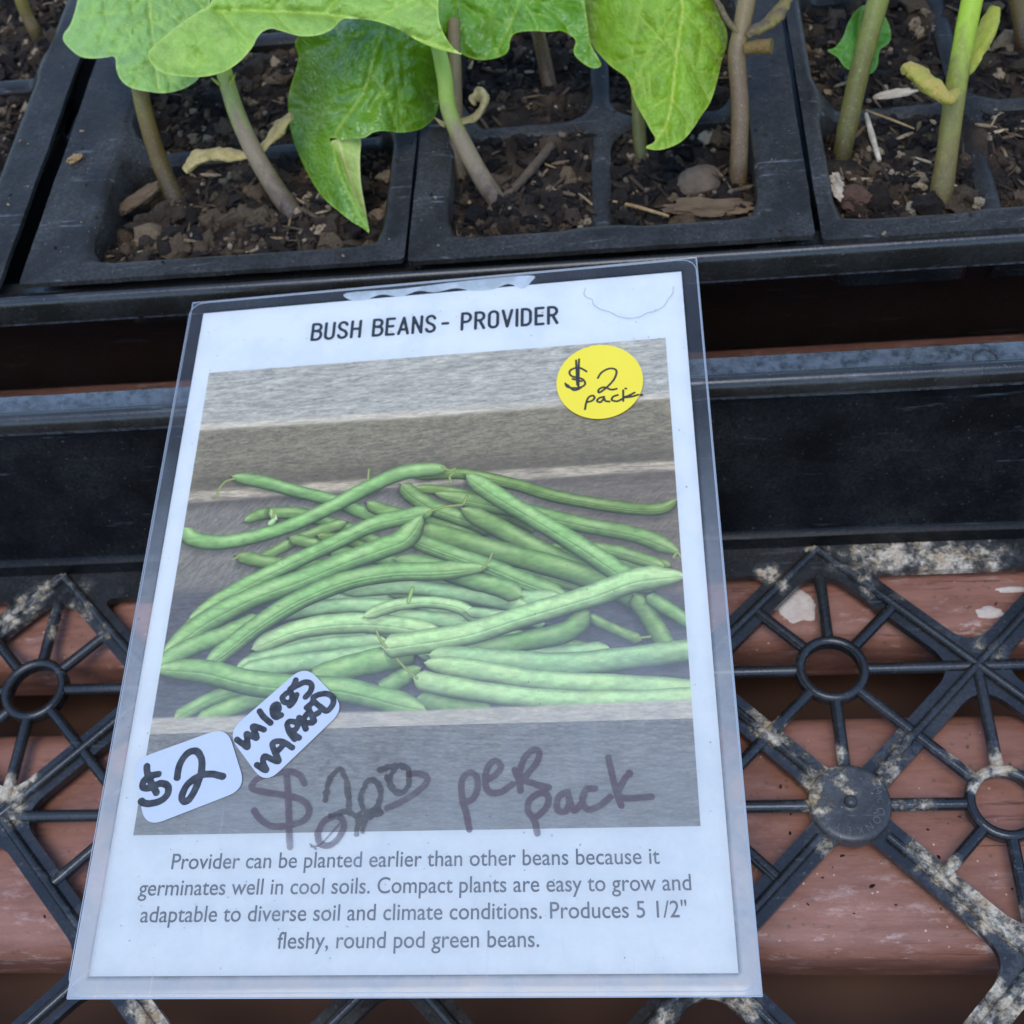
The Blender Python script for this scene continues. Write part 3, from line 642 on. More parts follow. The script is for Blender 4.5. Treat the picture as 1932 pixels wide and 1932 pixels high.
# ------------------------------------------------------------------ seedlings
def stem(parent, pts, radii, mat, name='stem'):
    P = np.concatenate([at([(a, b)], z) for a, b, z in pts]); P = smooth(P, 8); n = len(P)
    rr = np.interp(np.linspace(0, 1, n), np.linspace(0, 1, len(radii)), radii)
    rr = rr * (1 + .04 * np.array([mnoise.noise(Vector(p * 12)) for p in P]))
    V, F = tube(P, rr, 18); h = np.repeat(np.linspace(0, 1, n), 18); return mesh(name, V, F, mat, parent, {'h': h})
def leaf(parent, outline, zf, mat, mid, nside=5, res=3.6, amp=.012, quilt=.010, name='leaf', side_ang=48, extra=(), thick=.005, bow=0.):
    thick = .003
    poly = smooth(outline, 5, True); Fd, xs, ys = polyfield(poly, res); P, f, sg = ms(Fd, xs, ys)
    mid = smooth(mid, 8); veins = [mid]
    T = np.gradient(mid, axis=0); T /= np.linalg.norm(T, axis=1)[:, None]; L = np.linalg.norm(np.diff(mid, axis=0), axis=1).sum()
    rl = random.Random(int(poly[0, 0]) + 5)
    for k in range(nside):
        for sg_ in (1, -1):
            i = min(len(mid) - 2, int((k + rl.uniform(.1, .7)) / nside * (len(mid) - 2))); ln = .62 * L * (1 - .55 * k / nside) * rl.uniform(.8, 1.15)
            a0 = math.radians(side_ang + rl.uniform(-9, 9)) * sg_; pts = [mid[i]]; d = T[i]
            for q in range(10):
                a = a0 * (1 - .055 * q); dv = np.array([d[0] * math.cos(a) - d[1] * math.sin(a), d[0] * math.sin(a) + d[1] * math.cos(a)])
                pts.append(pts[-1] + dv * ln / 10)
            veins.append(np.array(pts))
            for j in (3, 6):
                dv = pts[j + 1] - pts[j]; a = math.radians(rl.uniform(35, 60)) * (1 if (j + k) % 2 else -1); dv = np.array([dv[0] * math.cos(a) - dv[1] * math.sin(a), dv[0] * math.sin(a) + dv[1] * math.cos(a)])
                veins.append(np.array([pts[j] + dv * q for q in np.linspace(0, 3.2, 6)]))
    for e in extra: veins.append(smooth(e, 6))
    dm = segdist(P, mid); ds = np.min([segdist(P, v) for v in veins[1:]], 0)
    de = segdist(P, np.concatenate([poly, poly[:1]]))
    gs = 25.; lo = P.min(0) - gs; nx_, ny_ = np.ceil((P.max(0) - lo) / gs).astype(int) + 1
    gp = np.array([(lo[0] + (i + rl.uniform(-.35, 1.35)) * gs, lo[1] + (j + rl.uniform(-.35, 1.35)) * gs) for j in range(ny_) for i in range(nx_)])
    f1 = np.full(len(P), 1e9); f2 = f1.copy()
    for g_ in gp:
        dd = np.hypot(P[:, 0] - g_[0], P[:, 1] - g_[1]); f2 = np.minimum(f2, np.maximum(dd, f1)); f1 = np.minimum(f1, dd)
    cellw = np.clip((f2 - f1) / 20., 0, 1); cellw = cellw * (2 - cellw)
    groove = np.exp(-(dm / 7.) ** 2) * 1.2 + np.exp(-(ds / 5.) ** 2) * .8
    pillow = np.clip(np.minimum(dm, ds) / 26., 0, 1); pillow = pillow * pillow * (3 - 2 * pillow)
    crink = fbm(P[:, 0] / 26. + 50, P[:, 1] / 26. + 50, 7, 3) - .5
    z = zf(P[:, 0], P[:, 1]) + quilt * .75 * pillow + quilt * .34 * cellw - amp * .35 * groove + amp * 1.0 * crink * np.clip(de / 14., 0, 1) + bow * (1 - np.exp(-dm / 60.))
    top = at(P, z); dirn = rays(P); dirn /= np.linalg.norm(dirn, axis=1)[:, None]
    V, F = extrude(top, top + dirn * thick, f, sg)
    vein = np.clip(.9 * np.exp(-(dm / 2.6) ** 2) + .36 * np.exp(-(ds / 2.0) ** 2) + .16 * np.exp(-((f2 - f1) / 1.6) ** 2), 0, 1); rim = np.exp(-(de / 2.6) ** 2)
    return mesh(name, V, F, mat, parent, {'vein': np.r_[vein, vein], 'rim': np.r_[rim, rim]})
def cot(parent, pts, widths, mat, name='cotyledon', squash=.45, amp=.5):
    P = np.concatenate([at([(a, b)], z) for a, b, z in pts]); P = smooth(P, 7); n = len(P)
    rr = np.interp(np.linspace(0, 1, n), np.linspace(0, 1, len(widths)), widths)
    V, F = tube(P, rr * 1.35, 20, True, squash)
    nz = np.array([mnoise.fractal(Vector(v * 16), .7, 2., 3) for v in V]); ctr = np.repeat(P, 20, 0); V = ctr + (V - ctr) * (1 + amp * nz)[:, None]
    return mesh(name, V, F, mat, parent)
def heart(cx, cy, r, rot):              # heart-shaped bean leaf outline, tip at angle rot
    t = np.linspace(0, 2 * math.pi, 17)[:-1]; q = r * (.78 + .22 * np.cos(t) ** 3 + .16 * np.abs(np.sin(t)) - .16 * np.exp(-((np.abs(t - math.pi)) / .35) ** 2))
    return [(cx + a * math.cos(b + rot), cy + a * math.sin(b + rot)) for a, b in zip(q, t)]
GRP = 'bean seedlings in the cell packs'
def plant(px, py, label): return thing('bean_seedling', at1(px, py, G), label, 'seedling', GRP)
c1 = lambda pts: [(x / 3., y / 3.) for x, y in pts]
c2 = lambda pts: [(644 + x / 3., y / 3.) for x, y in pts]
c3 = lambda pts: [(1288 + x / 3., y / 3.) for x, y in pts]
# far-left pack seedling
p = plant(78, 88, 'brown-stemmed seedling in the far left pack, cut off by the photo corner')
stem(p, [(82, 92, G - .03), (66, 58, G + .07), (50, 28, G + .14), (35, -15, G + .24), (28, -60, G + .33)], (.034, .029, .027), M_ST1)
# plant 1: bent brown stem, pale leaf
p = plant(335, 388, 'seedling with bent olive-brown stem under the leftmost pale leaf')
stem(p, [(340, 395, G - .03), (308, 322, G + .10), (280, 240, G + .26), (262, 160, G + .40), (261, 120, G + .44)], (.043, .036, .033, .032, .028), M_ST1)
leaf(p, c1([(440, 0), (402, 130), (362, 190), (358, 228), (392, 272), (450, 318), (520, 331), (600, 325), (643, 319), (655, 345), (660, 400), (690, 460), (750, 500), (850, 520), (930, 527), (1010, 512), (1070, 486), (1130, 430), (1140, 300), (1170, 100), (1190, -60), (1120, -260), (900, -420), (640, -380), (480, -200)]),
     lambda x, y: G + .56 - .0005 * (y - 0) - .000004 * (x - 270) ** 2, M_LEAFP, c1([(800, -330), (830, -100), (860, 150), (900, 500)]), 5, amp=.020, quilt=.020)
# plant 2: violet/green stem with dry cotyledons, broad pale leaf
p = plant(572, 430, 'seedling with slanting violet-green stem and two shrivelled yellow cotyledons')
stem(p, [(580, 438, G - .03), (528, 368, G + .09), (484, 296, G + .21), (447, 215, G + .35), (424, 140, G + .48), (412, 80, G + .60), (420, 10, G + .70)], (.042, .040, .035, .032, .030, .028), M_ST2)
cot(p, [(487, 291, G + .22), (448, 296, G + .21), (405, 290, G + .22), (370, 302, G + .22), (348, 322, G + .20)], (.012, .022, .032, .034, .018), M_COT1, squash=.5)
cot(p, [(490, 288, G + .20), (510, 262, G + .21), (528, 238, G + .24), (550, 218, G + .28)], (.012, .022, .028, .016), M_COT1, squash=.5)
cot(p, [(415, 160, G + .46), (405, 152, G + .47), (398, 147, G + .48)], (.009, .008, .002), M_COT4, 'stipule'); cot(p, [(433, 158, G + .46), (440, 148, G + .48), (444, 140, G + .50)], (.009, .008, .002), M_COT4, 'stipule')
leaf(p, c1([(1195, 10), (1130, 60), (1050, 112), (960, 182), (880, 250), (838, 305), (868, 372), (945, 418), (1080, 435), (1180, 430), (1275, 402), (1355, 350), (1425, 272), (1455, 215), (1490, 177), (1540, 162), (1600, 178), (1700, 204), (1800, 199), (1880, 165)])
     + c2([(0, 113), (60, 106), (200, 121), (330, 170), (450, 240), (560, 281), (640, 300), (692, 309), (640, 277), (585, 200), (555, 120), (548, 40), (540, -100), (420, -300), (100, -420)]) + c1([(1700, -480), (1350, -300)]),
     lambda x, y: G + .74 - .0007 * y + .00012 * (x - 500) - .05 * np.exp(-((x - 395) / 85.) ** 2 - ((y - 130) / 60.) ** 2), M_LEAFB, c1([(1230, 60), (1500, 60), (1932, 90)]) + c2([(330, 190), (688, 308)]), 5, amp=.020, quilt=.016, bow=.02)
# plant 3: glossy drooping leaf, violet stem
p = plant(958, 412, 'seedling with violet stem and glossy dark drooping leaf whose tip hangs over the pack rim')
stem(p, [(968, 422, G - .03), (918, 350, G + .10), (878, 278, G + .23), (848, 210, G + .35), (838, 140, G + .46), (820, 60, G + .52)], (.040, .036, .033, .030, .028), M_ST2)
cot(p, [(862, 232, G + .30), (885, 226, G + .32), (905, 212, G + .35), (914, 190, G + .38), (905, 177, G + .39), (893, 186, G + .38), (896, 198, G + .37)], (.010, .014, .020, .024, .022, .018, .008), M_COT3, squash=.55)
cot(p, [(842, 236, G + .28), (832, 230, G + .28), (820, 222, G + .29)], (.010, .009, .003), M_COT3)
L3 = c1([(1690, 200), (1690, 330), (1652, 465), (1634, 540), (1631, 610), (1641, 720), (1681, 850), (1750, 1000), (1830, 1120), (1932, 1208)]) + c2([(60, 1255), (120, 1290), (160, 1321), (140, 1235), (95, 1150), (45, 1040), (0, 905)]) + c1([(1868, 800), (1880, 780)]) + \
    c2([(0, 790), (60, 783), (130, 780), (180, 750), (240, 741), (330, 750), (420, 740), (480, 712), (540, 652), (572, 590), (600, 480), (620, 370), (638, 290), (655, 180), (660, 80), (640, -40), (500, -160), (250, -180), (60, -60)])
zl3 = lambda x, y: G + .50 - .0012 * np.maximum(y - 60, 0) - .000012 * (x - 690) ** 2 * np.clip((y + 40) / 200., 0, 1) + .02
leaf(p, L3, zl3, M_LEAFD, c2([(250, 165), (200, 270), (120, 530), (-30, 760), (-20, 950), (70, 1150), (158, 1318)]), 5, amp=.016, quilt=.014, extra=[c2([(250, 165), (330, 220), (352, 320), (350, 500), (300, 640)]), c2([(350, 330), (450, 330), (560, 400)]), c2([(250, 165), (100, 190), (-40, 330)]), c2([(350, 420), (430, 440), (520, 560)])])
FL = [(624, 268), (640, 262), (660, 261), (680, 262), (679, 300), (681, 345), (689, 392), (697, 439), (684, 408), (664, 362), (642, 312), (629, 285)]
leaf(p, FL, lambda x, y: zl3(x, y) - .012 - .0006 * (x - 640), M_LEAFU, [(640, 266), (660, 340), (694, 432)], 3, res=2.5, amp=.006, quilt=.003, name='leaf_fold')
# thin stem behind plant 3
p = plant(868, 345, 'pale thin seedling stem half hidden behind the violet stem of the middle pack')
stem(p, [(880, 365, G - .03), (862, 300, G + .08), (860, 200, G + .22), (858, 120, G + .33), (856, 40, G + .4)], (.030, .027, .025), M_ST3)
# plant 4: leaf with hollow edge above the middle pack
p = plant(1040, 198, 'brown shaded seedling stem behind, carrying the glossy arched leaf at top centre')
stem(p, [(1045, 205, G - .03), (1030, 130, G + .09), (1015, 60, G + .2), (1000, -20, G + .28)], (.034, .030, .028), M_ST6)
leaf(p, c2([(660, -60), (665, 60), (650, 200), (641, 275), (690, 310), (770, 338), (840, 336), (915, 315), (948, 280), (955, 230), (972, 198), (1015, 180), (1100, 175), (1180, 180), (1240, 174), (1290, 195), (1326, 232), (1314, 290), (1340, 335), (1400, 378), (1442, 386), (1472, 368), (1450, 320), (1410, 240), (1385, 80), (1350, -80), (1200, -250), (900, -280)]),
     lambda x, y: G + .40 - .0010 * y + .03 * np.exp(-((x - 1000) / 60.) ** 2) + .012 * np.sin(x / 38.), M_LEAFM, c2([(1000, -240), (1020, -60), (980, 80), (900, 250), (870, 320)]), 4, amp=.018, quilt=.013, extra=[c2([(690, 20), (800, 110), (900, 128), (1040, 140)]), c2([(1000, -60), (1150, 30), (1250, 120), (1300, 200)]), c2([(1040, 10), (1200, 20), (1340, 30)])])
# plant 5: right bright leaf, tan stem
p = plant(1395, 372, 'seedling with straight tan stem, curled purple cotyledons and the bright puckered hanging leaf')
stem(p, [(1392, 380, G - .03), (1394, 300, G + .12), (1396, 200, G + .27), (1390, 110, G + .39), (1398, 60, G + .45), (1412, -20, G + .53), (1420, -90, G + .6)], (.034, .034, .033, .034, .034, .031), M_ST3)
cot(p, [(1392, 62, G + .46), (1376, 44, G + .48), (1362, 20, G + .50), (1350, 0, G + .52), (1345, -20, G + .54)], (.012, .014, .016, .016, .010), M_COT5, squash=.6)
cot(p, [(1408, 68, G + .46), (1430, 55, G + .47), (1455, 38, G + .49), (1475, 14, G + .51), (1490, -12, G + .54)], (.012, .022, .026, .024, .012), M_COT5, squash=.6)
cot(p, [(1405, 92, G + .42), (1428, 88, G + .43), (1456, 87, G + .44)], (.018, .020, .021), cotmat('brown_stub', alb(92, 90, 48), alb(104, 84, 50), alb(84, 58, 40)), 'cut_stub', squash=.95, amp=.12)
leaf(p, c2([(1325, -40), (1345, 80), (1382, 185), (1430, 268), (1470, 318), (1530, 378), (1600, 428), (1632, 472), (1650, 540), (1680, 610), (1720, 680), (1752, 740), (1776, 780), (1768, 806), (1722, 830), (1740, 844), (1800, 849), (1870, 830), (1932, 795)]) + c3([(50, 740), (110, 650), (160, 570), (200, 440), (220, 350), (246, 270), (252, 200), (242, 150), (215, 100), (185, 30), (150, -60), (60, -250), (-150, -400), (-400, -350), (-560, -200)]),
     lambda x, y: G + .56 - .0009 * y - .00001 * (x - 1260) ** 2, M_LEAFR, c2([(1830, -380), (1915, -100), (1930, 60), (1905, 250), (1880, 480), (1850, 680), (1790, 780), (1730, 830)]), 7, amp=.016, quilt=.016, side_ang=42)
# thin greenish stem behind the bright leaf
p = plant(1210, 315, 'thin dark green stem rising behind the tip of the bright hanging leaf')
stem(p, [(1214, 325, G - .03), (1207, 260, G + .08), (1203, 180, G + .19), (1200, 100, G + .28)], (.028, .026, .024), M_ST4)
# plant 6: thick olive stem with small green leaf behind
p = plant(1588, 318, 'seedling with thick leaning olive stem in the right pack, small green leaf behind it')
stem(p, [(1580, 330, G - .04), (1597, 250, G + .12), (1616, 160, G + .26), (1636, 80, G + .37), (1662, -20, G + .5), (1680, -90, G + .58)], (.034, .038, .037, .040, .039), M_ST4)
leaf(p, [(1560, 95), (1575, 90), (1590, 70), (1602, 40), (1620, 15), (1640, 10), (1665, 25), (1680, 55), (1678, 80), (1660, 95), (1655, 125), (1640, 140), (1610, 135), (1592, 125), (1580, 108)], lambda x, y: G + .22 - .0006 * (y - 60) + .01 * np.sin(x / 9.), M_LEAFY, [(1625, 15), (1620, 70), (1615, 130)], 3, amp=.02, quilt=.012, res=3)
leaf(p, heart(1650, -230, 130, 3.4), lambda x, y: G + .60 + .0004 * (y + 230), M_LEAFR, [(1690, -160), (1650, -225), (1540, -260)], 4, amp=.018, quilt=.014, res=5)
# plant 7: green stem with yellow cotyledons
p = plant(1772, 408, 'tallest-looking seedling with bright green-topped stem and lumpy yellow cotyledons')
stem(p, [(1768, 418, G - .04), (1784, 310, G + .14), (1796, 220, G + .28), (1806, 150, G + .38), (1822, 60, G + .5), (1838, -20, G + .6), (1850, -90, G + .68)], (.046, .038, .038, .036, .038, .037), M_ST5)
cot(p, [(1806, 170, G + .40), (1790, 186, G + .41), (1765, 172, G + .42), (1738, 146, G + .44), (1716, 132, G + .45), (1704, 134, G + .45)], (.010, .022, .030, .036, .032, .016), M_COT2, squash=.7, amp=.35)
cot(p, [(1822, 140, G + .36), (1838, 110, G + .39), (1850, 75, G + .43), (1868, 40, G + .47), (1880, 12, G + .51)], (.010, .026, .034, .030, .014), M_COT4, squash=.55, amp=.35)
leaf(p, heart(1900, -250, 135, -.3), lambda x, y: G + .70 + .0004 * (y + 230), M_LEAFR, [(1850, -160), (1880, -230), (2010, -280)], 4, amp=.018, quilt=.014, res=5)
p = plant(1930, 105, 'brown seedling stem in shade at the top right corner')
stem(p, [(1934, 112, G - .03), (1928, 70, G + .06), (1922, 25, G + .14), (1912, -30, G + .24)], (.032, .029, .028), M_ST6)

# ------------------------------------------------------------------ the laminated sign
P0 = np.array([[-2.556, 1.719, .208], [-.447, 1.727, .273], [-.403, -1.023, -.069], [-2.539, -1.053, 0.]])
QC = np.array([(814, 1254), (2725, 1086), (2954, 3893), (354, 3906)], float) / 2.12
dq = rays(QC); tq = np.array([np.dot(P0[i] - CP, dq[i]) / np.dot(dq[i], dq[i]) for i in range(4)])
Q = CP + .822 * dq * tq[:, None]                       # TL TR BR BL of the paper, exactly along the lines of sight
PWD = np.linalg.norm(Q[2] - Q[3]); PHT = np.linalg.norm(Q[0] - Q[3])
NRM = np.cross(Q[2] - Q[3], Q[0] - Q[3]); NRM /= np.linalg.norm(NRM)
def card(ab, h=0.):
    a, b = np.asarray(ab, float).T; a = a[:, None]; b = b[:, None]
    return Q[3] * (1 - a) * (1 - b) + Q[2] * a * (1 - b) + Q[1] * a * b + Q[0] * (1 - a) * b + NRM * np.broadcast_to(np.asarray(h, float), (len(a),))[:, None]
def on_card(p):
    d = rays(p); n = len(d); x = np.tile([.5, .5, 3.5], (n, 1)); e = 1e-5
    for _ in range(12):
        r = card(x[:, :2]) - CP - d * x[:, 2:]
        J = np.stack([(card(x[:, :2] + [e, 0]) - card(x[:, :2])) / e, (card(x[:, :2] + [0, e]) - card(x[:, :2])) / e, -d], 2)
        x = x - np.linalg.solve(J, r[:, :, None])[:, :, 0]
    return x[:, :2]
sign = thing('plant_sign', card([(.5, 0)])[0], 'laminated white sign reading BUSH BEANS - PROVIDER with a photo of green beans', 'sign')
def sheet(a0, a1, b0, b1, h, nx=24, ny=30):
    A, B = np.meshgrid(np.linspace(a0, a1, nx), np.linspace(b0, b1, ny)); ab = np.c_[A.ravel(), B.ravel()]
    i = np.arange(nx * ny).reshape(ny, nx); F = np.stack([i[:-1, :-1], i[:-1, 1:], i[1:, 1:], i[1:, :-1]], 2).reshape(-1, 4); return ab, card(ab, h), F
U = .0009                                               # one paper-thin layer step
m = Mat('paper'); n1 = m.noise(110, 6, .68)
col = m.mix(m.ramp(n1, .35, .55), (.74, .765, .74, 1), (.81, .82, .785, 1))
fle = m.math('MULTIPLY', m.ramp(m.vor(300), .045, .085, 1, 0), m.ramp(m.noise(40, 3), .42, .56))
col = m.mix(m.math('MULTIPLY', fle, .6), col, (.25, .22, .2, 1))
M_PAPER = m.set(col=col, rough=.8, spec=.2)
ab, V, F = sheet(0, 1, 0, 1, 0); mesh('paper', V, F, M_PAPER, sign)
# -- the printed picture: drawn here stroke by stroke as the flat print it is
pc = on_card(np.array([(393, 705), (1253, 637), (1325, 1558), (253, 1577)])); A0, A1 = pc[[0, 3], 0].mean(), pc[[1, 2], 0].mean(); B0, B1 = pc[[2, 3], 1].mean(), pc[[0, 1], 1].mean()
IW = 1100; IH = int(IW * (B1 - B0) * PHT / ((A1 - A0) * PWD)); IM = np.zeros((IH, IW, 3))
def to_im(p):
    ab = on_card(np.asarray(p, float)); return np.c_[(ab[:, 0] - A0) / (A1 - A0) * IW, (B1 - ab[:, 1]) / (B1 - B0) * IH]
YY, XX = np.mgrid[0:IH, 0:IW].astype(float)
def yline(pts):                                        # image row of a plank edge for each column
    q = to_im(pts); return np.interp(XX[0], q[:, 0], q[:, 1])[None, :]
def wood(c, stretch, seed, contrast, rot=0.):
    x = XX * math.cos(rot) + YY * math.sin(rot); y = -XX * math.sin(rot) + YY * math.cos(rot)
    g = .55 * fbm(x / stretch, y / 5., seed, 4) + .45 * fbm(x / (stretch * .3), y / 2.2, seed + 5, 3) - .5
    return np.array(c)[None, None, :] * (1 + contrast * g)[:, :, None]
def blend(mask, colr): 
    global IM
    mask = np.clip(mask, 0, 1)
    if mask.ndim == 2: mask = mask[:, :, None]
    IM = IM * (1 - mask) + colr * mask
e1 = yline([(380, 800), (800, 775), (1258, 742)]); e1b = yline([(380, 812), (800, 787), (1260, 752)])
e2 = yline([(365, 925), (800, 897), (1270, 868)]); e2b = yline([(365, 948), (800, 918), (1270, 888)])
e3 = yline([(340, 1115), (800, 1110), (1290, 1120)]); e4 = yline([(275, 1356), (800, 1340), (1310, 1320)]); e4b = yline([(270, 1386), (800, 1368), (1312, 1355)]); e5 = yline([(250, 1490), (800, 1480), (1320, 1462)])
st = lambda e, wd=2.: 1 / (1 + np.exp(-(YY - e) / wd))
IM = wood((158, 170, 180), 30, 1, .72, -.03)
blend(st(e1), wood((182, 190, 194), 40, 2, .6)); blend(st(e1b), wood((124, 127, 118), 20, 3, .75, -.05)); blend(st(e2 - 36, 16) * .45, np.array((66, 64, 58)))
blend(st(e2), wood((158, 160, 156), 50, 4, 1.0)); blend(st(e2b), wood((122, 127, 130), 20, 6, .6, -.8)); blend(st(e2b) * (1 - st(e2b + 14, 6)) * .5, np.array((58, 56, 58)))
rr = 1 / (1 + np.exp(-(XX - 820) / 40.)); blend(st(e2b) * rr * .55, wood((106, 102, 94), 30, 8, .8))
blend(st(e3, 8), wood((88, 94, 106), 30, 7, .6)); 
blend(st(e4, 2), wood((172, 180, 184), 30, 9, .45)); blend(st(e4) * (1 - st(e4b)) * np.clip((XX - 480) / 100, 0, 1) * np.clip((920 - XX) / 100, 0, 1) * (.35 + .35 * np.sin(XX / 7. + YY / 11. + 3 * fbm(XX / 30., YY / 30., 3))), np.array((205, 205, 205)))
blend(st(e4b, 2.5), wood((110, 118, 124), 26, 10, .85, .05)); blend(st(e5, 8) * .4, wood((100, 112, 122), 20, 11, .8))
qx = lambda pts: to_im(crop(500, 1800, .805, pts))
PXS = IW / 1050.
LIGHT = np.array([-.25, -.97])
def bean(pts, wd, tone='m', seam=0, taper=(.10, .10), stub=None):
    wd = wd * .93; p = smooth(qx(pts), 14); hw = wd / 2 / .805 / 2.12 * IW / 1010.
    lo = np.maximum((p.min(0) - hw * 2).astype(int), 0); hi = np.minimum((p.max(0) + hw * 2 + 14).astype(int), [IW, IH])
    if (hi <= lo).any(): return
    X, Y = XX[lo[1]:hi[1], lo[0]:hi[0]], YY[lo[1]:hi[1], lo[0]:hi[0]]; P = np.stack([X.ravel(), Y.ravel()], 1)
    best = np.full(len(P), 1e9); sd = np.zeros(len(P)); tt = np.zeros(len(P)); ny = np.zeros(len(P)); n = len(p)
    for i in range(n - 1):
        d = p[i + 1] - p[i]; L = math.hypot(*d) + 1e-9; t = np.clip((P - p[i]) @ d / L ** 2, 0, 1); v = P - p[i] - t[:, None] * d
        dist = np.hypot(v[:, 0], v[:, 1]); s = np.sign(d[0] * v[:, 1] - d[1] * v[:, 0]); k = dist < best
        best = np.where(k, dist, best); sd = np.where(k, s * dist, sd); tt = np.where(k, (i + t) / (n - 1), tt); ny = np.where(k, d[0] / L, ny)
    prof = np.clip(tt / taper[0], 0, 1) ** .55 * np.clip((1 - tt) / taper[1], 0, 1) ** .55 if taper else np.ones(len(P))
    prof = np.clip(prof, .12, 1) * (1 + .022 * np.sin(tt * 38) + .04 * np.sin(tt * 9 + wd)); R = hw * prof
    q = sd / R * np.sign(ny + 1e-9); ok = np.abs(q) < 1
    cov = np.clip((R - best) / 1.2 + .5, 0, 1)
    base = {'d': (104, 140, 82), 'o': (112, 154, 102), 'm': (118, 166, 116), 'b': (128, 178, 126), 'l': (162, 208, 168), 'g': (144, 192, 158), 'y': (122, 158, 70)}[tone]
    qq = np.clip(q, -1, 1); nz = np.sqrt(1 - qq * qq); dif = np.clip(.42 * nz - .27 * qq + .60, .45, 1.2)
    hl = np.exp(-((qq + .34) / .26) ** 2) * (.55 + .45 * np.sin(tt * 21 + 1)) * .40
    tex = .84 + .32 * fbm(P[:, 0] / 16, P[:, 1] / 7, 40 + int(wd))
    c = np.array(base)[None] * (dif * tex)[:, None]; c = c + (np.array((205, 226, 196)) - c) * np.clip(hl, 0, 1)[:, None]
    c = c * (1 - .24 * np.clip((np.abs(qq) - .6) / .4, 0, 1))[:, None]
    if seam:
        for so in ((.12,) if seam == 1 else (.05, .38)): sl = np.exp(-((qq - so) / .07) ** 2); c = c * (1 - .15 * sl)[:, None] + .12 * np.exp(-((qq - so - .13) / .06) ** 2)[:, None] * np.array((180, 210, 150))
    ends = np.exp(-np.minimum(tt, 1 - tt) * n * .06); c = c + (np.array((176, 190, 140)) - c) * (.18 * ends)[:, None]
    shp = (Y.shape[0], Y.shape[1])
    sub = IM[lo[1]:hi[1], lo[0]:hi[0]]
    sh = np.clip(1.35 - (best - 0) / (R * 1.15 + 6), 0, 1) * .34 * (sd * np.sign(ny + 1e-9) > -R * .3)
    sub[:] = sub * (1 - sh.reshape(shp)[:, :, None])
    sub[:] = sub * (1 - cov.reshape(shp)[:, :, None]) + c.reshape(shp + (3,)) * cov.reshape(shp)[:, :, None]
    if stub:
        for s in stub: twig_im(s)
def twig_im(pts, wd=9, col=(146, 172, 112)):
    p = smooth(qx(pts), 6); hw = wd / 2 * IW / 1010. / 1.7
    lo = np.maximum((p.min(0) - 12).astype(int), 0); hi = np.minimum((p.max(0) + 12).astype(int), [IW, IH])
    if (hi <= lo).any(): return
    X, Y = XX[lo[1]:hi[1], lo[0]:hi[0]], YY[lo[1]:hi[1], lo[0]:hi[0]]; d = segdist(np.stack([X.ravel(), Y.ravel()], 1), p).reshape(X.shape)
    cov = np.clip((hw - d) / 1.2 + .5, 0, 1)[:, :, None]; sub = IM[lo[1]:hi[1], lo[0]:hi[0]]; sub[:] = sub * (1 - cov) + np.array(col) * (1.1 - .4 * d / hw)[:, :, None] * cov
bean([(930, 85), (1000, 78), (1100, 78), (1250, 110), (1400, 152), (1600, 185), (1720, 190), (1775, 160)], 50, 'd', 2)
bean([(930, 122), (1060, 135), (1180, 165), (1290, 200)], 40, 'd', 1); bean([(1100, 165), (1250, 215), (1330, 250)], 60, 'd')
bean([(1000, 140), (1200, 180), (1340, 210), (1480, 242), (1650, 275), (1780, 328)], 66, 'o', 1, stub=[[(1765, 345), (1778, 330), (1795, 350)]])
bean([(1580, 315), (1660, 345), (1755, 372)], 38, 'd', 1)
bean([(345, 85), (450, 105), (560, 135), (680, 165), (760, 200), (830, 215)], 54, 'm', stub=[[(352, 92), (325, 100), (305, 122), (294, 150)]])
bean([(385, 228), (450, 205), (560, 205), (640, 228), (740, 262), (860, 320)], 52, 'o')
for k in range(26):                                     # tangle of half hidden pods deep in the heap
    x0 = 560 + 1040 * ((k * .618) % 1); y0 = 300 + 330 * ((k * .381) % 1) + 40 * (x0 > 1200); sl = -.45 + .25 * ((k * .73) % 1) if x0 < 700 else .18 + .3 * ((k * .53) % 1)
    L_ = 300 + 160 * ((k * .29) % 1); bean([(x0 - L_ / 2, y0 - sl * L_ / 2), (x0, y0 - 14), (x0 + L_ / 2, y0 + sl * L_ / 2)], 50, 'o' if y0 < 440 else ('m' if k % 2 else 'g'), k % 2)
bean([(470, 200), (480, 222), (470, 235)], 26, 'l', 0, None); twig_im([(480, 188), (478, 215)], 10)
bean([(780, 170), (830, 195), (950, 225), (1050, 252), (1100, 268), (1165, 255)], 58, 'o')
bean([(890, 112), (930, 150), (1000, 190), (1100, 225), (1200, 262)], 66, 'o', 1)
bean([(1085, 190), (1200, 250), (1350, 330), (1450, 380), (1560, 420), (1650, 450)], 78, 'o')
bean([(930, 250), (1050, 282), (1250, 340), (1400, 380), (1550, 432), (1700, 520)], 84, 'o')
bean([(1100, 82), (1200, 150), (1350, 240), (1480, 320), (1600, 400), (1700, 450)], 76, 'b', 1)
twig_im([(1100, 150), (1090, 172)], 12); twig_im([(1060, 72), (1045, 85), (1050, 105)], 10)
bean([(905, 280), (1050, 335), (1180, 380), (1300, 430), (1420, 472)], 70, 'm', 2)
bean([(360, 340), (450, 360), (560, 370), (680, 375)], 54, 'o', stub=[[(372, 332), (360, 345), (345, 352)]])
bean([(530, 282), (600, 300), (700, 312), (800, 345)], 48, 'o'); bean([(620, 275), (740, 300), (860, 350)], 40, 'd')
bean([(560, 470), (760, 480), (950, 470)], 46, 'g'); bean([(840, 450), (1000, 455), (1200, 480), (1420, 482)], 74, 'g')
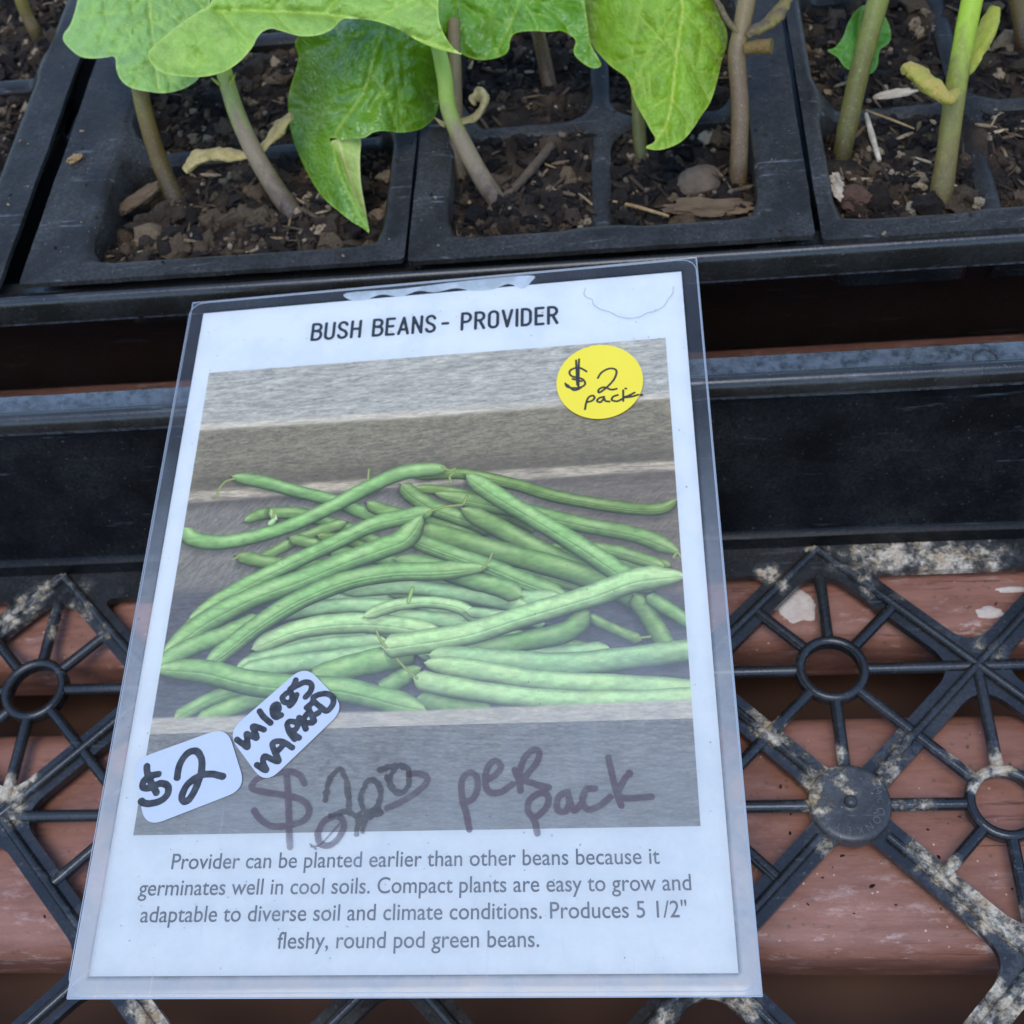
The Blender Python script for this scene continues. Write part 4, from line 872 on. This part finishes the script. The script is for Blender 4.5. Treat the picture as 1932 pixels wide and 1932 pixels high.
bean([(1640, 470), (1700, 560), (1745, 640)], 70, 'o'); bean([(1680, 470), (1760, 520), (1840, 570)], 52, 'm'); bean([(1440, 510), (1560, 570), (1660, 612)], 40, 'o', stub=[[(1650, 605), (1690, 600)]])
bean([(1280, 620), (1400, 625), (1530, 650)], 50, 'o')
bean([(700, 455), (900, 440), (1120, 470), (1300, 505)], 60, 'g'); bean([(820, 530), (1000, 545), (1200, 560)], 62, 'g'); bean([(1080, 560), (1250, 600), (1420, 640)], 56, 'g'); bean([(430, 665), (600, 620), (780, 600)], 60, 'g'); bean([(940, 655), (1150, 665), (1400, 655), (1560, 640)], 60, 'g')
bean([(660, 330), (800, 345), (930, 380)], 54, 'm'); bean([(870, 352), (1000, 380), (1120, 420), (1200, 440), (1275, 468)], 74, 'm')
bean([(190, 252), (215, 285), (300, 298), (400, 283), (520, 248), (650, 190), (780, 122), (900, 72), (1035, 60)], 62, 'b', 0, (.06, .05), [[(1020, 55), (1045, 65), (1062, 60)]]); twig_im([(785, 62), (782, 95)], 9)
bean([(205, 548), (350, 458), (500, 380), (650, 310), (800, 240), (940, 208), (990, 195)], 68, 'b', 1, (.1, .16), [[(975, 200), (1020, 184), (1085, 176)], [(208, 545), (190, 565), (176, 588)]])
bean([(125, 655), (250, 560), (400, 480), (560, 420), (700, 362), (820, 318), (900, 285), (955, 215)], 88, 'b', 1)
bean([(110, 695), (200, 640), (330, 590), (440, 545)], 74, 'b')
bean([(430, 545), (600, 510), (760, 500), (860, 510)], 60, 'g'); bean([(410, 640), (550, 580), (700, 558), (850, 562), (1020, 592)], 78, 'l', 1)
bean([(770, 535), (870, 500), (980, 490), (1080, 508), (1135, 550)], 48, 'l', 1, (.1, .05))
bean([(1100, 520), (1250, 540), (1350, 560)], 44, 'g'); twig_im([(925, 445), (912, 488)], 14, (150, 196, 130))
bean([(262, 690), (330, 640), (430, 562), (550, 488), (700, 425), (850, 395), (1000, 390), (1160, 378)], 78, 'b', 2, stub=[[(1150, 380), (1172, 355), (1182, 330)]])
bean([(360, 700), (500, 655), (640, 628), (840, 612)], 54, 'g'); bean([(370, 715), (520, 690), (680, 672), (860, 650)], 74, 'g')
bean([(990, 640), (1150, 640), (1300, 612), (1420, 585), (1492, 525)], 76, 'm'); bean([(600, 745), (700, 705), (850, 668), (930, 640)], 96, 'b')
bean([(830, 635), (950, 618), (1100, 592), (1300, 530), (1500, 470), (1650, 418), (1800, 405)], 88, 'l', 1, (.05, .12), [[(840, 635), (820, 608), (808, 578)]])
bean([(980, 660), (1150, 672), (1400, 690), (1600, 672), (1840, 640)], 84, 'g', 0, (.1, .01)); bean([(965, 685), (1150, 712), (1350, 742), (1600, 756), (1850, 775)], 74, 'l', 0, (.12, .04))
bean([(940, 800), (1050, 825), (1180, 840)], 60, 'm'); bean([(820, 775), (890, 735), (950, 702)], 66, 'm', 0, (.1, .3))
bean([(930, 735), (1050, 762), (1250, 792), (1450, 805), (1700, 805), (1850, 795)], 74, 'l', 0, (.06, .02), [[(940, 735), (905, 705), (875, 672)]])
bean([(160, 865), (280, 800), (400, 765)], 56, 'b', 1); bean([(230, 875), (400, 808), (520, 790)], 66, 'b')
bean([(100, 705), (250, 712), (400, 748), (560, 765), (700, 772), (850, 808), (965, 838)], 92, 'b', 1, (.12, .12))
blend(st(e4, 1.2), IM * 0 + np.where((st(e4b, 2.5) > .5)[:, :, None], wood((110, 118, 124), 26, 10, .85, .05), wood((172, 180, 184), 30, 9, .45)))
blend(st(e5, 8) * .4, wood((100, 112, 122), 20, 11, .8))
smg = fbm(XX / 14., YY / 14., 60, 5); cxy = to_im([(600, 1440)])[0]; blend(np.clip(smg * 3 - 1.45, 0, 1) * np.exp(-((XX - cxy[0] - 60) / 190) ** 2 - ((YY - cxy[1]) / 40) ** 2) * .55, np.array((64, 60, 58)))
IM = IM * (.97 + .06 * rng.random(IM.shape[:2]))[:, :, None]
lr = lin(np.clip(IM, 0, 255)) / WHITE * .8
img = bpy.data.images.new('bean_print', IW, IH); px = np.ones((IH, IW, 4), np.float32); px[:, :, :3] = srgb(lr)[::-1]
img.pixels.foreach_set(px.ravel()); img.update(); img.pack()
m = Mat('printed_photo'); tx_ = m.n('ShaderNodeTexImage'); tx_.image = img; tx_.extension = 'EXTEND'; m.put(tx_.inputs[0], m.n('ShaderNodeUVMap').outputs[0])
M_PRINT = m.set(col=tx_.outputs[0], rough=.6, spec=.25)
ab, V, F = sheet(A0, A1, B0, B1, U); pr = mesh('printed_photo', V, F, M_PRINT, sign)
uv = pr.data.uv_layers.new(name='UVMap'); uvs = np.c_[(ab[:, 0] - A0) / (A1 - A0), (ab[:, 1] - B0) / (B1 - B0)]
for lp in pr.data.loops: uv.data[lp.index].uv = uvs[lp.vertex_index]
# -- printed text
m = Mat('black_ink'); M_INK = m.set(col=(.012, .014, .018, 1), rough=.6)
m = Mat('grey_ink'); M_INK2 = m.set(col=(.022, .019, .030, 1), rough=.6)
def place_text(s, p0, p1, capsrc, space=1.0):            # returns card-plane vertices between two baseline points
    q = on_card(np.array([p0, p1]) / 2.12) * [PWD, PHT]; v, f = text_mesh(s, space, .005)
    v = v - [v[:, 0].min(), 0]; L = np.linalg.norm(q[1] - q[0]); ex = (q[1] - q[0]) / L; ey = np.array([-ex[1], ex[0]])
    sx = L / v[:, 0].max(); P = q[0] + v[:, :1] * sx * ex + v[:, 1:] * capsrc * ey; return P / [PWD, PHT], f
body = []
for s, p0, p1 in (('Provider can be planted earlier than other beans because it', (684, 3477), (2640, 3455)), ('germinates well in cool soils. Compact plants are easy to grow and', (552, 3583), (2766, 3561)),
                  ('adaptable to diverse soil and climate conditions. Produces 5 1/2"', (559, 3690), (2749, 3669)), ('fleshy, round pod green beans.', (1107, 3795), (2157, 3788))):
    body.append(place_text(s, p0, p1, .063, 1.0))
P, F = join(body); mesh('body_text', card(P, U), F, M_INK2, sign, flat=True)
def strokes_field(polys, width, res):
    allp = np.concatenate(polys); lo, hi = allp.min(0) - width, allp.max(0) + width
    xs, ys = np.arange(lo[0], hi[0] + res, res), np.arange(lo[1], hi[1] + res, res); X, Y = np.meshgrid(xs, ys); P = np.stack([X.ravel(), Y.ravel()], 1)
    d = np.full(len(P), 1e9)
    for pl in polys: d = np.minimum(d, segdist(P, pl))
    return P, d.reshape(X.shape), xs, ys
# condensed capitals of the title, as strokes on a 0-1 high letter
W_ = .46
def arc(cx, cy, rx, ry, a0, a1, n=8): return [(cx + rx * math.cos(math.radians(a)), cy + ry * math.sin(math.radians(a))) for a in np.linspace(a0, a1, n)]
GL = {'B': [[(0, 0), (0, 1), (.22, 1)] + arc(.22, .78, .2, .22, 90, -90) + [(0, .56)], [(.22, .53)] + arc(.24, .28, .21, .28, 90, -90) + [(0, 0)]],
      'U': [[(0, 1), (0, .22)] + arc(.21, .22, .21, .22, 180, 360) + [(.42, 1)]],
      'S': [arc(.21, .79, .20, .21, 10, 180) + [(.01, .72), (.08, .58), (.33, .42), (.41, .28)] + arc(.21, .21, .21, .21, 0, -170)],
      'H': [[(0, 0), (0, 1)], [(.42, 0), (.42, 1)], [(0, .52), (.42, .52)]], 'E': [[(.36, 1), (0, 1), (0, 0), (.36, 0)], [(0, .52), (.31, .52)]],
      'A': [[(0, 0), (.23, 1), (.46, 0)], [(.07, .26), (.39, .26)]], 'N': [[(0, 0), (0, 1), (.42, 0), (.42, 1)]], '-': [[(.02, .46), (.28, .46)]],
      'P': [[(0, 0), (0, 1), (.2, 1)] + arc(.2, .73, .22, .27, 90, -90) + [(0, .46)]], 'R': [[(0, 0), (0, 1), (.2, 1)] + arc(.2, .75, .21, .25, 90, -90) + [(0, .5)], [(.2, .5), (.42, 0)]],
      'O': [arc(.21, .78, .21, .22, 0, 180) + arc(.21, .22, .21, .22, 180, 360) + [(.42, .78)]], 'V': [[(0, 1), (.22, 0), (.44, 1)]], 'I': [[(0, 0), (0, 1)]],
      'D': [[(0, 0), (0, 1), (.16, 1)] + arc(.16, .74, .25, .26, 90, 0, 5) + arc(.16, .26, .25, .26, 0, -90, 5) + [(0, 0)]]}
WD = {'A': .46, 'I': 0., '-': .3, 'E': .36, 'V': .44}
polys, x = [], 0.
for ch in 'BUSH BEANS- PROVIDER':
    if ch == ' ': x += .44; continue
    if ch == '-': x += .12
    polys += [np.array(g_) + [x, 0] for g_ in GL[ch]]; x += WD.get(ch, .42) + .26
x -= .26
q = on_card(np.array([(1247, 1360), (2228, 1292)]) / 2.12) * [PWD, PHT]; qt = on_card(np.array([(1248, 1310), (2228, 1230)]) / 2.12) * [PWD, PHT]
L = np.linalg.norm(q[1] - q[0]); ex = (q[1] - q[0]) / L; ey = np.array([-ex[1], ex[0]]); hh = .068
polys = [q[0] + np.asarray(g_)[:, :1] * (L / x) * ex + np.asarray(g_)[:, 1:] * hh * ey + .0 for g_ in polys]
Pg, d, xs, ys = strokes_field(polys, .02, .0018); P, F, sg = ms(.0056 - d, xs, ys); mesh('title_text', card(P / [PWD, PHT], U), F, M_INK, sign, flat=True)

# -- laminate film, wider than the paper
lam = on_card(np.array([(773, 1213), (2781, 1033), (3052, 3974), (268, 4006)]) / 2.12); la0, la1 = lam[[0, 3], 0].mean(), lam[[1, 2], 0].mean(); lb0, lb1 = lam[[2, 3], 1].mean(), lam[[0, 1], 1].mean()
ab, V, F = sheet(la0, la1, lb0, lb1, 0, 130, 170)
x, y = ab[:, 0] * PWD, ab[:, 1] * PHT
inr = rrect(x, y, -.052, PWD + .052, -.045, PHT + .045, .05); hgt = .0022 + .0048 / (1 + np.exp(-inr / .006)) + .0016 * np.exp(-(inr / .008) ** 2)
hgt = hgt + .0012 * (fbm(x * 9 + 5, y * 9, 13) - .5)
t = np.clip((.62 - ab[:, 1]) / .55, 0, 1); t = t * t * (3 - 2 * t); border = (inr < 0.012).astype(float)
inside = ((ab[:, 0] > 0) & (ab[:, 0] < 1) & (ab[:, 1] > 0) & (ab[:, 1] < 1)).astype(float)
glare_haze = (1 - inside) * (.05 + .66 * np.clip((.75 - ab[:, 1]) / .65, 0, 1) ** 1.1) + inside * (.015 + .20 * t + .05 * np.exp(-((ab[:, 0] - .9) / .3) ** 2 - ((ab[:, 1] - .38) / .2) ** 2))  # sky reflection painted as diffuse haze, stronger toward the bottom and lower right
V = card(ab, hgt)
m = Mat('laminate_film'); hz = m.attr('glare_haze'); n1 = m.noise(140, 6, .65); n2 = m.noise(900, 4, .7)
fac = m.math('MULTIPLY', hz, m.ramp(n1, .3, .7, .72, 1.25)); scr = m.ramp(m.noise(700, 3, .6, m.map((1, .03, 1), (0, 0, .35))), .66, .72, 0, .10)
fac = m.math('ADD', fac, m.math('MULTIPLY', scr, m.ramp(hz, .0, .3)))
tr = m.n('ShaderNodeBsdfTransparent'); tr.inputs[0].default_value = (.97, .98, .98, 1)
df = m.n('ShaderNodeBsdfDiffuse'); m.put(df.inputs[0], m.mix(m.math('MULTIPLY', m.attr('border_tint'), m.ramp(n1, .3, .65)), m.mix(n2, (.54, .52, .49, 1), (.70, .68, .63, 1)), (.52, .43, .35, 1)))
spk = m.math('MULTIPLY', m.ramp(m.vor(520), .035, .07, 1, 0), m.ramp(m.noise(50, 4), .46, .58, 0, .8))
dk = m.n('ShaderNodeBsdfDiffuse'); dk.inputs[0].default_value = (.05, .045, .04, 1)
gl = m.n('ShaderNodeBsdfGlossy'); gl.inputs['Roughness'].default_value = .16; nb = m.bump(n1, .10, .0006); m.put(gl.inputs['Normal'], nb)
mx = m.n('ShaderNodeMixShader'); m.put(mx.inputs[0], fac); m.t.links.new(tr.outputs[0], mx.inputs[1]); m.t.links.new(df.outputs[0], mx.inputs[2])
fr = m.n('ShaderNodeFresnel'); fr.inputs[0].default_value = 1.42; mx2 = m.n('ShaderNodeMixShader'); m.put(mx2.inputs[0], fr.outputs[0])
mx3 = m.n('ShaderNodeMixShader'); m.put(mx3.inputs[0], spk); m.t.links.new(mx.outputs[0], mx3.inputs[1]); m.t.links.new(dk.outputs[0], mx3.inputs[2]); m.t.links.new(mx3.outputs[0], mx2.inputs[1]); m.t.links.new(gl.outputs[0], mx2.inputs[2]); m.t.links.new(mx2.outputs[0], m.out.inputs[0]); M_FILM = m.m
film = mesh('laminate_film', V, F, M_FILM, sign, {'glare_haze': glare_haze, 'border_tint': (1 - inside) * np.clip((.7 - ab[:, 1]) / .5, 0, 1)})  # second attribute turns the border haze browner toward the bottom
m = Mat('film_seam'); M_SEAM = m.set(col=(.36, .37, .39, 1), rough=.25)
ss = []
for cx, cy, a0 in ((PWD + .002, PHT - .005, 0), (-.002, PHT - .005, 90), (-.002, .005, 180), (PWD + .002, .005, 270)):
    for k in range(7): a = math.radians(a0 + 15 * k); ss.append((cx + .05 * math.cos(a), cy + .05 * math.sin(a)))
ss.append(ss[0]); ss = np.concatenate([np.linspace(a_, b_, 12) for a_, b_ in zip(np.array(ss[:-1]), np.array(ss[1:]))])
V, F = tube(card(ss / [PWD, PHT], .0052), .0016, 6, False); mesh('film_seam', V, F, M_SEAM, sign)
HF = .0098
# thin bright cut edges of the pouch
m = Mat('film_edge'); M_EDGE = m.set(col=(.34, .35, .36, 1), rough=.3)
for name, pts in (('film_edge', [(la0, lb0), (la0, lb1), (la1, lb1), (la1, lb0), (la0, lb0)]),):
    pl = np.concatenate([np.linspace(a_, b_, 40) for a_, b_ in zip(np.array(pts[:-1]), np.array(pts[1:]))]); V, F = tube(card(pl, .0022), .0022, 6, False); mesh('film_edge', V, F, M_EDGE, sign)
# adhesive tape under the top edge, its glare painted in as whitish colour
m = Mat('glare_white_tape'); M_TAPE = m.set(col=m.mix(m.ramp(m.noise(220, 4), .4, .6), (.45, .5, .5, 1), (.62, .66, .68, 1)), rough=.35)
tp = on_card(np.array([(655, 553), (760, 545), (880, 530), (1000, 520), (1002, 532), (985, 545), (960, 536), (930, 546), (890, 549), (860, 544), (820, 552), (790, 549), (755, 560), (720, 556), (690, 566), (660, 566)])) * [PWD, PHT]
Fd, xs, ys = polyfield(smooth(tp, 4, True), .004); P, F, sg = ms(Fd, xs, ys); mesh('tape', card(P / [PWD, PHT], .0012), F, M_TAPE, sign, flat=True)
# -- stickers
m = Mat('yellow_sticker'); M_YEL = m.set(col=m.mix(m.noise(80, 4), alb(214, 204, 64, .66), alb(224, 214, 80, .66)), rough=.7, spec=.25)
m = Mat('white_sticker'); M_WST = m.set(col=m.mix(m.noise(300, 4), (.47, .47, .48, 1), (.53, .53, .54, 1)), rough=.7, spec=.2)
m = Mat('black_marker'); M_MRK = m.set(col=m.mix(m.ramp(m.noise(700, 4), .35, .7), (.012, .012, .014, 1), (.05, .05, .052, 1)), rough=.55)
m = Mat('dark_pen'); M_PEN = m.set(col=(.03, .024, .012, 1), rough=.5)
def marker(name, col, alpha):
    m = Mat(name); f = m.math('MULTIPLY', m.ramp(m.noise(260, 5, .65), .3, .7, .55, 1.1), alpha); return m.set(col=col, rough=.5, alpha=f)
M_OLD = marker('faded_brown_marker', (.105, .06, .072, 1), .62); M_SMG = marker('smudged_black_marker', (.040, .028, .028, 1), .56)
def handw(name, parent, polys, wpx, mat, h, conv, res=.22, n=6, jit=0.):
    wpx = wpx / (1.78 if conv is k4 else 3.15)
    qs = [on_card(np.array(conv(smooth(p_, n)))) * [PWD, PHT] for p_ in polys]
    wd = wpx * PWD / 1228.
    Pg, d, xs, ys = strokes_field(qs, wd, wd * res); r = wd / 2 * (1 + jit * (fbm(Pg[:, 0] / wd * 1.5 + 90, Pg[:, 1] / wd * 1.5 + 90, 77) - .5)).reshape(d.shape)
    P, F, sg = ms(r - d, xs, ys); return mesh(name, card(P / [PWD, PHT], h), F, mat, parent, flat=True)
def sticker(outline_ab, mat, lb):
    Fd, xs, ys = polyfield(outline_ab * [PWD, PHT], .006); P, F, sg = ms(Fd, xs, ys); P3 = card(P / [PWD, PHT], HF + .0016); V, F = extrude(P3, P3 - NRM * .0016, F, sg)
    o = mesh('price_sticker', V, F, mat, sign); tag(o, lb); return o
k2 = lambda pts: crop(500, 2600, 1.486, pts); k3 = lambda pts: crop(1700, 2600, 1.486, pts); k4 = lambda pts: crop(600, 1000, .84, pts)
cc = on_card(np.array([(1131.5, 723)]))[0] * [PWD, PHT]; ed = on_card(np.array([(1050, 725), (1213, 722)])) * [PWD, PHT]; rad = np.linalg.norm(ed[1] - ed[0]) / 2
a = np.linspace(0, 2 * math.pi, 72)[:-1]; s1 = sticker(np.c_[cc[0] + rad * np.cos(a), cc[1] + rad * np.sin(a)] / [PWD, PHT], M_YEL, 'round yellow sticker with pen price')
HS = HF + .0016 + .0006
handw('handwriting', s1, [[(1467, 415), (1440, 402), (1412, 412), (1416, 430), (1452, 440), (1462, 458), (1440, 470), (1405, 468), (1396, 455)], [(1442, 374), (1441, 400), (1440, 475)], [(1432, 378), (1436, 460)], [(1420, 440), (1450, 448)], [(1403, 460), (1425, 478), (1448, 470)],
     [(1505, 437), (1518, 418), (1545, 405), (1567, 412), (1560, 440), (1535, 468), (1510, 486), (1508, 476), (1525, 468), (1550, 476), (1568, 473)],
     [(1462, 542), (1466, 520), (1474, 502), (1488, 496), (1494, 504), (1484, 514), (1468, 518)], [(1526, 500), (1510, 504), (1502, 514), (1514, 518), (1526, 506), (1530, 514), (1544, 516)], [(1572, 494), (1556, 500), (1552, 511), (1570, 515), (1584, 508)], [(1590, 478), (1590, 514)], [(1628, 486), (1606, 497), (1592, 502), (1616, 500), (1640, 493)], [(1648, 493), (1654, 493)], [(1597, 472), (1600, 473)]], 9, M_PEN, HS, k4, .25)
def rquad(pts, conv, rad):
    q = on_card(np.array(conv(pts))) * [PWD, PHT]; out = []
    for i in range(4):
        p0, p1, p2 = q[i - 1], q[i], q[(i + 1) % 4]; d0 = (p0 - p1) / np.linalg.norm(p0 - p1); d2 = (p2 - p1) / np.linalg.norm(p2 - p1)
        A, B = p1 + d0 * rad, p1 + d2 * rad
        for t in np.linspace(0, 1, 9): out.append((1 - t) ** 2 * A + 2 * t * (1 - t) * p1 + t * t * B)
    return np.array(out) / [PWD, PHT]
s2 = sticker(rquad([(52, 664), (612, 462), (726, 830), (128, 1062)], k2, .055), M_WST, 'white sticker with big marker price')
handw('handwriting', s2, [[(205, 745), (160, 755), (118, 790), (118, 825), (165, 825), (215, 800), (262, 815), (262, 860), (225, 900), (170, 918), (125, 918), (105, 905)], [(138, 698), (143, 745), (165, 800), (195, 855)],
     [(318, 765), (332, 690), (375, 625), (428, 607), (460, 650), (462, 720), (440, 800), (400, 880), (362, 908), (346, 875), (380, 805), (450, 755), (520, 745), (588, 758)]], 46, M_MRK, HS, k2, .14, jit=.25)
s3 = sticker(rquad([(612, 500), (1075, 96), (1316, 350), (838, 808)], k2, .055), M_WST, 'tilted white sticker lettered in marker')
handw('handwriting', s3, [[(672, 540), (705, 565), (735, 585), (733, 540), (728, 505), (760, 520), (790, 530), (775, 490), (765, 462), (800, 468), (832, 482)], [(806, 372), (835, 410), (872, 442)], [(884, 378), (920, 362), (910, 330), (885, 345), (884, 385), (905, 408), (935, 395)],
     [(1020, 188), (1005, 225), (985, 245), (1000, 280), (990, 315), (955, 318), (942, 290), (965, 265)], [(985, 245), (1020, 225), (1075, 200), (1112, 212), (1110, 250), (1078, 288)], [(985, 340), (1010, 312), (1025, 275)]], 40, M_MRK, HS, k2, .14, jit=.25)
handw('handwriting', s3, [[(790, 690), (845, 722), (828, 680), (835, 640), (885, 660), (920, 665), (890, 600), (885, 560), (935, 550), (1000, 588)], [(905, 615), (950, 570)], [(1015, 538), (985, 500), (970, 455), (985, 432), (1030, 445), (1020, 480), (990, 492), (1040, 530)], [(1040, 410), (1068, 450), (1080, 478)], [(1090, 385), (1060, 435), (1120, 440)],
     [(1090, 345), (1110, 385), (1130, 430)], [(1085, 350), (1110, 330)], [(1120, 400), (1155, 380)], [(1122, 310), (1165, 345), (1205, 370), (1238, 335), (1242, 295), (1210, 270), (1160, 272), (1125, 290)]], 40, M_MRK, HS, k2, .14, jit=.25)
# -- old marker writing on the film
handw('marker_writing', sign, [[(1070, 800), (1040, 750), (980, 728), (880, 742), (790, 772), (758, 825), (830, 850), (940, 866), (1050, 895), (1096, 945), (1080, 1005), (1010, 1040), (890, 1055), (815, 1015), (772, 960)], [(962, 725), (975, 900), (978, 1060), (985, 1175)],
     [(1690, 745), (1745, 740), (1795, 760), (1790, 800), (1730, 855), (1640, 910), (1560, 945)], [(1150, 1090), (1190, 1020), (1270, 995), (1305, 1050), (1275, 1120), (1220, 1165), (1165, 1155), (1148, 1100)]], 42, M_OLD, HF, k2, .14, jit=.3)
handw('marker_smudge', sign, [[(1195, 900), (1215, 790), (1275, 715), (1315, 770), (1330, 870), (1335, 970)], [(1430, 800), (1405, 880), (1430, 965), (1500, 940), (1525, 850), (1490, 780), (1435, 790)], [(1610, 690), (1580, 780), (1620, 860), (1680, 820), (1690, 730), (1640, 690)], [(1330, 970), (1420, 1000), (1520, 970)], [(1395, 980), (1380, 1095)], [(1425, 1000), (1415, 1085)], [(1230, 990), (1330, 960)], [(1520, 720), (1600, 690)], [(1560, 760), (1600, 840), (1650, 850)]], 38, M_SMG, HF, k2, .16, jit=1.3)
handw('marker_writing', sign, [[(1110, 1175), (1160, 1165), (1215, 1110), (1275, 1040)], [(1105, 1160), (1140, 1190)]], 11, M_OLD, HF + .0004, k2, .25, jit=.5)
handw('marker_writing', sign, [[(265, 1070), (245, 970), (222, 880), (222, 780), (265, 735), (308, 760), (312, 830), (285, 890), (225, 912)], [(360, 780), (420, 750), (452, 700), (420, 665), (375, 700), (358, 790), (385, 850), (450, 850), (520, 805)], [(535, 720), (560, 790), (568, 840), (565, 740), (590, 650), (645, 600), (680, 615), (660, 680), (595, 770), (650, 800), (735, 822)],
     [(668, 1095), (652, 1020), (612, 960), (625, 895), (690, 855), (735, 880), (715, 950), (645, 1010)], [(835, 850), (792, 885), (788, 955), (835, 965), (858, 910), (850, 850), (880, 955), (925, 925), (945, 870)], [(1010, 828), (955, 838), (935, 905), (970, 952), (1040, 930), (1100, 880)], [(1090, 645), (1110, 740), (1140, 860), (1165, 930)], [(1195, 760), (1150, 850), (1190, 885), (1345, 878)], [(1214, 735), (1218, 738)]], 42, M_OLD, HF, k3, .14, jit=.3)
# fine hair caught under the film
m = Mat('hair'); M_HAIR = m.set(col=(.12, .12, .13, 1), rough=.5)
hp = on_card(np.array(crop(600, 1000, .84, smooth([(1464, 134), (1458, 152), (1468, 165), (1486, 172), (1490, 188), (1512, 204), (1545, 214), (1575, 229), (1612, 235), (1648, 229), (1672, 216), (1694, 212), (1726, 194), (1740, 172), (1755, 152), (1758, 128)], 6)))); V, F = tube(card(hp, HF), .00065, 6); mesh('hair', V, F, M_HAIR, sign)
bpy.context.view_layer.update()
